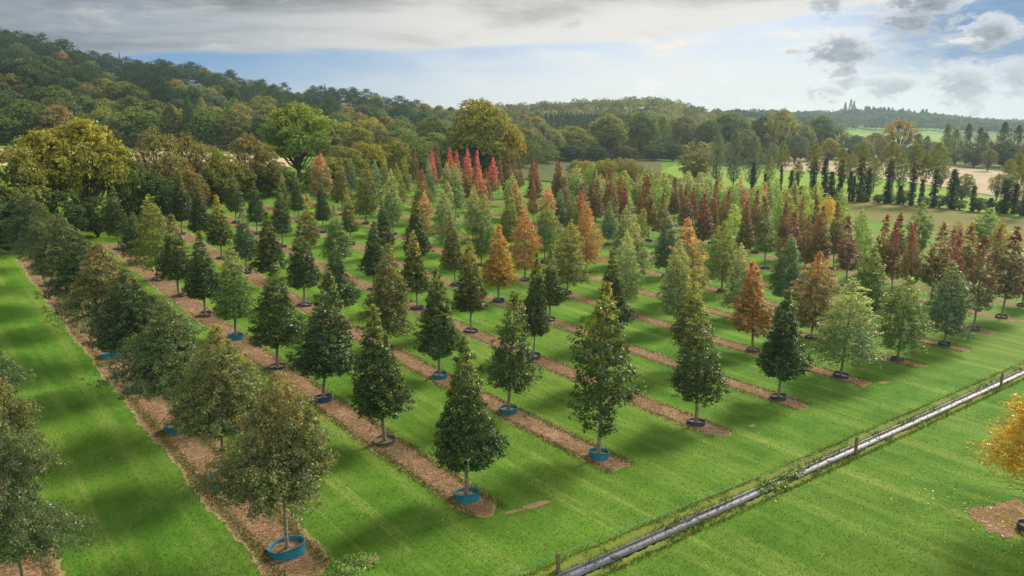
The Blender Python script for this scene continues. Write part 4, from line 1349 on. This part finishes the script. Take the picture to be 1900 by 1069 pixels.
for rd in (1480, 1560, 1650, 1740, 1830, 1900):
    X = 1400
    while X < 2150:
        sp.append((*atdist(X, rd + rf.uniform(-25, 25)), rf.uniform(15, 24), rf.uniform(8, 11))); X += 17 / rd * F_PX
for rd in (2050, 2250, 2450):
    X = 1560
    while X < 2300:
        sp.append((*atdist(X, rd + rf.uniform(-25, 25)), rf.uniform(16, 22), rf.uniform(10, 14))); X += 22 / rd * F_PX
far_wood('distant_woodland', 'long blue hazy wood on the far ridge', sp, 'hdark', 2.8, 5, per=260)
sp = []
for X, rd, h in [(1566, 1700, 34), (1576, 1700, 40), (1582, 1710, 36)] + [(1600 + rf.random() * 125, rf.uniform(1840, 1900), rf.uniform(14, 22)) for _ in range(40)]:
    sp.append((*atdist(X, rd), h, 8.0 if h < 33 else 9.0))
far_wood('ridge_conifers', 'pointed conifers standing up from the far ridge', sp, 'hpine', 2.4, 6, True, 260)

# ------------------------------------------------------------------ drain, rope fence, right-hand tree
dA = hit(1066, 1069); dB = hit(1900, 692)
dA = np.array(dA); dB = np.array(dB)
dd = (dB - dA) / np.linalg.norm(dB - dA)
nn_ = np.array([-dd[1], dd[0]])      # towards the plantation
if nn_ @ (np.array(grid(3, 60)) - dA) < 0: nn_ = -nn_
start = dA - dd * 14; LEN = float(np.linalg.norm(dB - dA)) + 60


def along(t, off):
    p = start + dd * t + nn_ * off
    return p[0], p[1]


m, N = newmat('black_corrugated_plastic')
t_ = N.n('TexCoord'); g_ = N.n('NewGeometry')
w_ = N.n('TexWave'); w_.bands_direction = 'X'; w_.inputs['Scale'].default_value = 2.2
rt = N.n('VectorRotate', rotation_type='Z_AXIS'); N.put(rt.inputs['Vector'], g_.outputs['Position']); rt.inputs['Angle'].default_value = -math.atan2(dd[1], dd[0])
N.put(w_.inputs['Vector'], rt.outputs[0])
bb = N.n('Bump'); bb.inputs['Distance'].default_value = .008; N.put(bb.inputs['Height'], w_.outputs[1])
nz = N.noise(g_.outputs['Position'], 1.3, 5, .6)
cc = N.mix(N.mr(nz, .4, .7), s2l(44, 51, 66), s2l(68, 77, 94))
bb.inputs['Strength'].default_value = .22
pp = principled(N, cc, .5, .4, bb.outputs[0]); out(N, pp.outputs[0]); M_PIPE = m
# half-pipe sections, each a thing laid end to end
M_JOINT = plain_mat('joint_plastic', s2l(20, 22, 26), .5, .4)
drain_root = link(bpy.data.objects.new('drainage_channel', None))
dr0 = along(0, 0); drain_root.location = (dr0[0], dr0[1], float(T(*dr0)))
tag(drain_root, 'long black half-pipe drain sunk in the grass at lower right', 'drain')
sec = 5.4; npieces = int(LEN / sec)
prof = [(-.34, .055), (-.30, .05), (-.27, -.02), (-.20, -.085), (-.10, -.115), (0, -.125), (.10, -.115), (.20, -.085), (.27, -.02), (.30, .05), (.34, .055)]
for k in range(npieces):
    A_ = Acc()
    ts_ = np.linspace(k * sec + .03, (k + 1) * sec - .03, 13)
    Vt = []
    for t in ts_:
        for (o_, z_) in prof:
            x, y = along(t, o_ * .86)
            zb_ = float(T(*along(t, 0)))
            Vt.append((x - dr0[0], y - dr0[1], zb_ + z_ * .8 + .10 - drain_root.location.z))
    n = len(prof)
    i = np.arange(len(ts_) - 1)[:, None] * n; j = np.arange(n - 1)[None]
    Fq = np.stack([i + j, i + j + 1, i + n + j + 1, i + n + j], -1).reshape(-1, 4)
    me = mesh_np('pipe_section', Vt, Fq, M_PIPE, True)
    o = obj('pipe_section', me, drain_root)
    # joint collar
    if k:
        Vt = []
        for t in (k * sec - .16, k * sec + .16):
            for (o_, z_) in prof:
                x, y = along(t, o_ * .9)
                Vt.append((x - dr0[0], y - dr0[1], float(T(*along(t, 0))) + z_ * .8 + .118 - drain_root.location.z))
        j = np.arange(n - 1)
        me = mesh_np('joint_collar', Vt, np.stack([j, j + 1, n + j + 1, n + j], -1), M_JOINT, True)
        obj('joint_collar', me, drain_root)
# turf shoulders: earth bank on the far side and soil lip on the near side
def bank(name, o0, o1, o2, hgt, mat, seed, lab):
    ts_ = np.arange(0, LEN, .22); rs = np.random.RandomState(seed)
    Vt = []
    offs = [(o0, 0.02), (o0 * .7 + o1 * .3, hgt * .7), (o1, hgt), (o1 * .4 + o2 * .6, hgt * .6), (o2, -.02)]
    nz_ = rs.normal(0, 1, (len(ts_), len(offs), 2))
    for a, t in enumerate(ts_):
        for b, (o_, z_) in enumerate(offs):
            x, y = along(t, o_ + nz_[a, b, 0] * .03)
            Vt.append((x, y, float(T(x, y)) + z_ + (nz_[a, b, 1] * .022 if 0 < b < 4 else 0)))
    n = len(offs); i = np.arange(len(ts_) - 1)[:, None] * n; j = np.arange(n - 1)[None]
    Fq = np.stack([i + j, i + j + 1, i + n + j + 1, i + n + j], -1).reshape(-1, 4)
    return tag(obj(name, mesh_np(name, Vt, Fq, mat, True)), lab, None, None, 'structure')


M_TURF = ground_mat('turf_bank', s2l(104, 130, 48), s2l(128, 140, 66), s2l(128, 108, 72), 1.4, 8, .1)
bank('turf_bank', .29, .50, 1.05, .24, M_TURF, 1, 'grassy turf bank along the far side of the drain')
bank('turf_lip', -.29, -.38, -.60, .135, M_TURF, 2, 'turf and soil lip along the near side of the drain')

M_POST = bark_mat('weathered_post', s2l(92, 88, 66), s2l(132, 126, 96))
M_ROPE = plain_mat('green_rope', s2l(96, 140, 110), .6, .3)
posts = []
for (X, Y, top, lab) in ((1045, 1075, 1032, 'wooden rope-fence post at the bottom edge beside the drain'), (1585, 846, 810, 'wooden rope-fence post in the middle of the drain'),
                         (1862, 722, 692, 'wooden rope-fence post by the golden tree at the right edge')):
    x, y = hit(X, Y)
    hgt = height_for(x, y, top)
    # set on the line of the fence, between pipe and bank
    t = (np.array([x, y]) - start) @ dd
    x, y = along(t, .36 if X < 1500 else -.40)
    A_ = Acc()
    a = np.linspace(0, 2 * math.pi, 9)[:-1]
    v, f = tube([(0, 0, -.1), (0, 0, .4), (0, 0, hgt - .02), (0, 0, hgt)], [.09, .088, .086, .07], 10); A_.add(v, f)
    v, f = tube([(0, 0, hgt - .001), (0, 0, hgt + .006)], [.07, .001], 10); A_.add(v, f)
    o = obj('fence_post', A_.mesh('fence_post', M_POST, False)); o.location = (x, y, float(T(x, y)))
    tag(o, lab, 'fence post', 'posts of the rope fence'); posts.append((t, x, y, hgt))
pts = []
t0 = posts[0][0] - 9.2
chain = [(posts[0][0] - 16, None)] + [(p[0], p) for p in posts] + [(posts[-1][0] + 18, None)]
for a, b in zip(chain[:-1], chain[1:]):
    def end(e):
        if e[1]: return np.array([e[1][1], e[1][2], float(T(e[1][1], e[1][2])) + e[1][3] * .93])
        x, y = along(e[0], .4); return np.array([x, y, float(T(x, y)) + .9])
    pa, pb = end(a), end(b)
    for q in np.linspace(0, 1, 25)[:-1]:
        p = pa * (1 - q) + pb * q; p[2] -= 4 * .22 * q * (1 - q); pts.append(p)
        # the rope hangs over the bank between its posts
        pts[-1][:2] += nn_ * .30 * math.sin(math.pi * q)
v, f = tube(pts, [.013] * len(pts), 5)
tag(obj('fence_rope', mesh_np('fence_rope', v, f, M_ROPE, True)), 'thin green rope strung between the posts along the drain', 'rope')


def leafy_patch(name, label, x, y, rad, hgt, n, pal, cat, leaf=.10, seed=1):
    rs = np.random.RandomState(seed)
    c = np.stack([rs.normal(0, rad * .5, n), rs.normal(0, rad * .3, n), rs.rand(n) * hgt * .6], 1)
    ca, sa = dd
    c = np.stack([c[:, 0] * ca - c[:, 1] * sa, c[:, 0] * sa + c[:, 1] * ca, c[:, 2]], 1)
    me = crown_mesh('weeds', c, np.full(n, hgt * .9), np.full(n, 22), leaf, rs, M_LEAF, 0, hgt, updir=.8)
    o = obj(name, me); o.location = (x, y, float(T(x, y)) + .05); paint(o, pal, 0); tag(o, label, cat)
    return o


for k, (X, Y, rd, pal, lab) in enumerate(((1432, 908, .9, 'green', 'clump of leafy weeds crossing the drain, lower of the two'), (1466, 888, .7, 'green', 'clump of leafy weeds beside the drain, upper of the two'),
                                    (1478, 872, .35, 'ltgrn', 'small weed tuft on the turf bank above the drain'), (656, 1052, .8, 'ltgrn', 'low bright weeds by the bottom end of the second strip'))):
    x, y = hit(X, Y)
    leafy_patch('weed_clump', lab, x, y, rd, .26, 46, pal, 'weeds', seed=k)

# golden tree on the right edge with its bare patch
gx, gy = hit(1912, 985)
root = link(bpy.data.objects.new('golden_tree', None)); root.location = (gx, gy, float(T(gx, gy)))
tag(root, 'golden yellow tree cut off by the right edge beyond the drain', 'tree')
cm, tm = nursery('broad', 991)
hgt = height_for(gx, gy, 690); dep = pix(gx, gy, float(T(gx, gy)))[2]
c = obj('crown', cm, root); c.scale = (96 * dep / F_PX / 1.4, 96 * dep / F_PX / 1.4, hgt / 7 * .79); c.location.z = hgt * .24; paint(c, 'gold', 0); c['accent_share'] = .25; c['accent'] = [.60, .34, .03]
t = obj('trunk', tm, root); t.scale = (1.3, 1.3, hgt / 7)
rg = obj('root_ring', RINGS[2], root); so = obj('soil', SOILS[0], rg)


def patch(name, X, Y, ra, rb, mat, lab, lift=.012, rz=0., seed=0):
    x0, y0 = hit(X, Y); rs = np.random.RandomState(seed)
    n = 48; a = np.linspace(0, 2 * math.pi, n, endpoint=False)
    rad = 1 + .16 * np.sin(2 * a + rs.rand() * 6) + .08 * np.sin(5 * a + rs.rand() * 6) + .07 * np.sin(11 * a + rs.rand() * 6) + rs.normal(0, .07, n)
    rings = [.0, .35, .7, 1.0]; V_ = []
    for q in rings[1:]:
        lx = q * rad * ra * np.cos(a); ly = q * rad * rb * np.sin(a)
        x = x0 + lx * math.cos(rz) - ly * math.sin(rz); y = y0 + lx * math.sin(rz) + ly * math.cos(rz)
        V_.append(np.stack([x, y, T(x, y) + lift], 1))
    V_ = np.concatenate(V_ + [np.array([[x0, y0, float(T(x0, y0)) + lift]])])
    i = np.arange(2)[:, None] * n; j = np.arange(n)[None]; j2 = (j + 1) % n
    Fq = np.stack([i + j, i + n + j, i + n + j2, i + j2], -1).reshape(-1, 4)
    jj = np.arange(n); Ft = np.stack([np.full(n, 3 * n), jj, (jj + 1) % n], -1)
    return tag(obj(name, mesh_np(name, V_, [Fq, Ft], mat, True)), lab, None, None, 'structure')


ang = math.atan2(dd[1], dd[0])
patch('mulch_patch', 1890, 962, 2.4, 1.5, M_SOIL, 'dark mulch patch under the golden tree', .014, ang, 3)
for k, (X, Y, a_, b_) in enumerate([(992, 938, .8, .20), (950, 950, .35, .14), (1640, 710, .45, .25), (675, 1042, .6, .24), (1395, 790, .3, .16)]):
    patch('bare_patch', X, Y, a_, b_, M_BARE, 'small bare worn patch in the lawn', .010, ang, k)

# ------------------------------------------------------------------ loose small stuff
def scatter(name, label, pts, size, mat, seed, upright=False, pal=None, aspect=.7):
    rs = np.random.RandomState(seed); P = np.array(pts); n = len(P)
    if upright:
        Nn = np.stack([rs.normal(size=n), rs.normal(size=n), rs.normal(0, .25, n)], 1)
    else:
        Nn = np.array([0, 0, 1.0]) + rs.normal(0, .45, (n, 3))
    Nn /= np.linalg.norm(Nn, axis=1)[:, None]
    D = np.array([[0, 0, 1.]]) + rs.normal(0, .35, (n, 3)) if upright else rand_unit(rs, n)
    D -= Nn * (D * Nn).sum(1)[:, None]; D /= np.linalg.norm(D, axis=1)[:, None]
    L = size * rs.uniform(.5, 1.4, n)
    Vv, Fq = leaf_quads(P, D, Nn, L, L * aspect)
    me = mesh_np(name, Vv, Fq, mat, False, {'hf': rs.rand(n), 'rv': rs.rand(n), 'lr': rs.rand(n)})
    o = obj(name, me)
    if pal: paint(o, pal, 0)
    return tag(o, label, 'ground cover', None, 'stuff')


rg_ = np.random.RandomState(8)
# fallen leaves under the golden tree and along the rows
L_ = []
for _ in range(650):
    a, r0 = rg_.rand() * 6.28, abs(rg_.normal(0, 3.6)); x, y = gx + r0 * math.cos(a), gy + r0 * math.sin(a); L_.append((x, y, float(T(x, y)) + .03))
xs = rg_.uniform(-20, 55, 420); ys = rg_.uniform(20, 75, 420)
L_ += list(zip(xs, ys, T(xs, ys) + .03))
scatter('fallen_leaves', 'yellow fallen leaves scattered on grass and mulch', L_, .10, M_LEAF, 1, pal='gold')
# wood chips proud of the mulch surface
ck = []
for i in range(-1, 6):
    n = 5200 if i < 4 else 2600
    s = 23.9 + np.abs(rg_.normal(0, 22, n)); s = np.minimum(s, 100); v = ROW0 + ROWW * i + rg_.uniform(-1.08, 1.08, n)
    x = v * math.cos(PHI) - s * math.sin(PHI); y = v * math.sin(PHI) + s * math.cos(PHI)
    ck.append(np.stack([x, y, T(x, y) + .03], 1))
M_CHIP = plain_mat('wood_chip', s2l(176, 136, 104), .85, .1, .55, 1.3)
scatter('wood_chips', 'loose wood chips lying on the mulch strips', np.concatenate(ck), .075, M_CHIP, 2, aspect=.5)
# grass blades: edges of the strips, the bank, and the near lawn
gb = []
for i in range(-1, 8):
    n = 9000 if i < 3 else 5000
    s = 24 + np.abs(rg_.normal(0, 20, n)); sd2 = np.sign(rg_.rand(n) - .5); v = ROW0 + ROWW * i + sd2 * (.82 + rg_.normal(0, .16, n))
    x = v * math.cos(PHI) - s * math.sin(PHI); y = v * math.sin(PHI) + s * math.cos(PHI); gb.append(np.stack([x, y, T(x, y) + .02], 1))
n = 26000; t = rg_.uniform(0, LEN, n) * rg_.rand(n) ** .3; o_ = np.where(rg_.rand(n) < .6, rg_.normal(.68, .24, n), rg_.normal(-.52, .11, n))
x = start[0] + dd[0] * t + nn_[0] * o_; y = start[1] + dd[1] * t + nn_[1] * o_; gb.append(np.stack([x, y, T(x, y) + .10 * (np.abs(o_ - .6) < .35) + .04], 1))
n = 9000; t = rg_.uniform(0, LEN, n) * rg_.rand(n) ** .3; clump = np.sin(t * 1.7) + np.sin(t * .6 + 1) > -.2; t = t[clump]; n = len(t)
o_ = np.where(rg_.rand(n) < .75, rg_.normal(.55, .16, n), rg_.normal(-.42, .05, n))
x = start[0] + dd[0] * t + nn_[0] * o_; y = start[1] + dd[1] * t + nn_[1] * o_; tall = np.stack([x, y, T(x, y) + .16], 1)
PAL['blade'] = ((.050, .080, .020), (.068, .098, .026), .6, (.12, .11, .04), .06, 'green')
scatter('grass_tufts', 'longer grass at the strip edges and along the drain', np.concatenate(gb), .13, M_BLADE, 3, True, 'blade', .28)
scatter('rough_grass_tufts', 'tall rough grass hanging over the drain', tall, .26, M_BLADE, 9, True, 'blade', .2)
n = 140000
rr2 = 21 + 42 * rg_.rand(n) ** 1.5; uu = rg_.uniform(-.66, .66, n)
x = rr2 * np.sin(uu); y = rr2 * np.cos(uu)
v = x * math.cos(PHI) + y * math.sin(PHI); s = -x * math.sin(PHI) + y * math.cos(PHI)
fr = np.abs((v - ROW0) / ROWW - np.round((v - ROW0) / ROWW)) * ROWW
keep = (fr > 1.1) | (s < 24)
dp = (x - start[0]) * nn_[0] + (y - start[1]) * nn_[1]; keep &= (dp > 1.0) | (dp < -.5)
x, y = x[keep], y[keep]
scatter('grass_blades', 'short mown grass of the near lawn', np.stack([x, y, T(x, y) + .015], 1), .075, M_BLADE, 5, True, 'blade', .35)

# ------------------------------------------------------------------ air
hz, N = newmat('haze')
vp = N.n('VolumePrincipled')
vp.inputs['Color'].default_value = (.58, .79, .89, 1)
vp.inputs['Density'].default_value = .00018
vp.inputs['Anisotropy'].default_value = .3
o_ = N.n('OutputMaterial'); N.put(o_.inputs['Volume'], vp.outputs[0])
A_ = Acc(); A_.box((0, 1200, 46), (4200, 3600, 120))
hb = obj('haze', A_.mesh('haze', hz)); tag(hb, 'thin pale autumn haze filling the valley', 'haze', None, 'stuff')
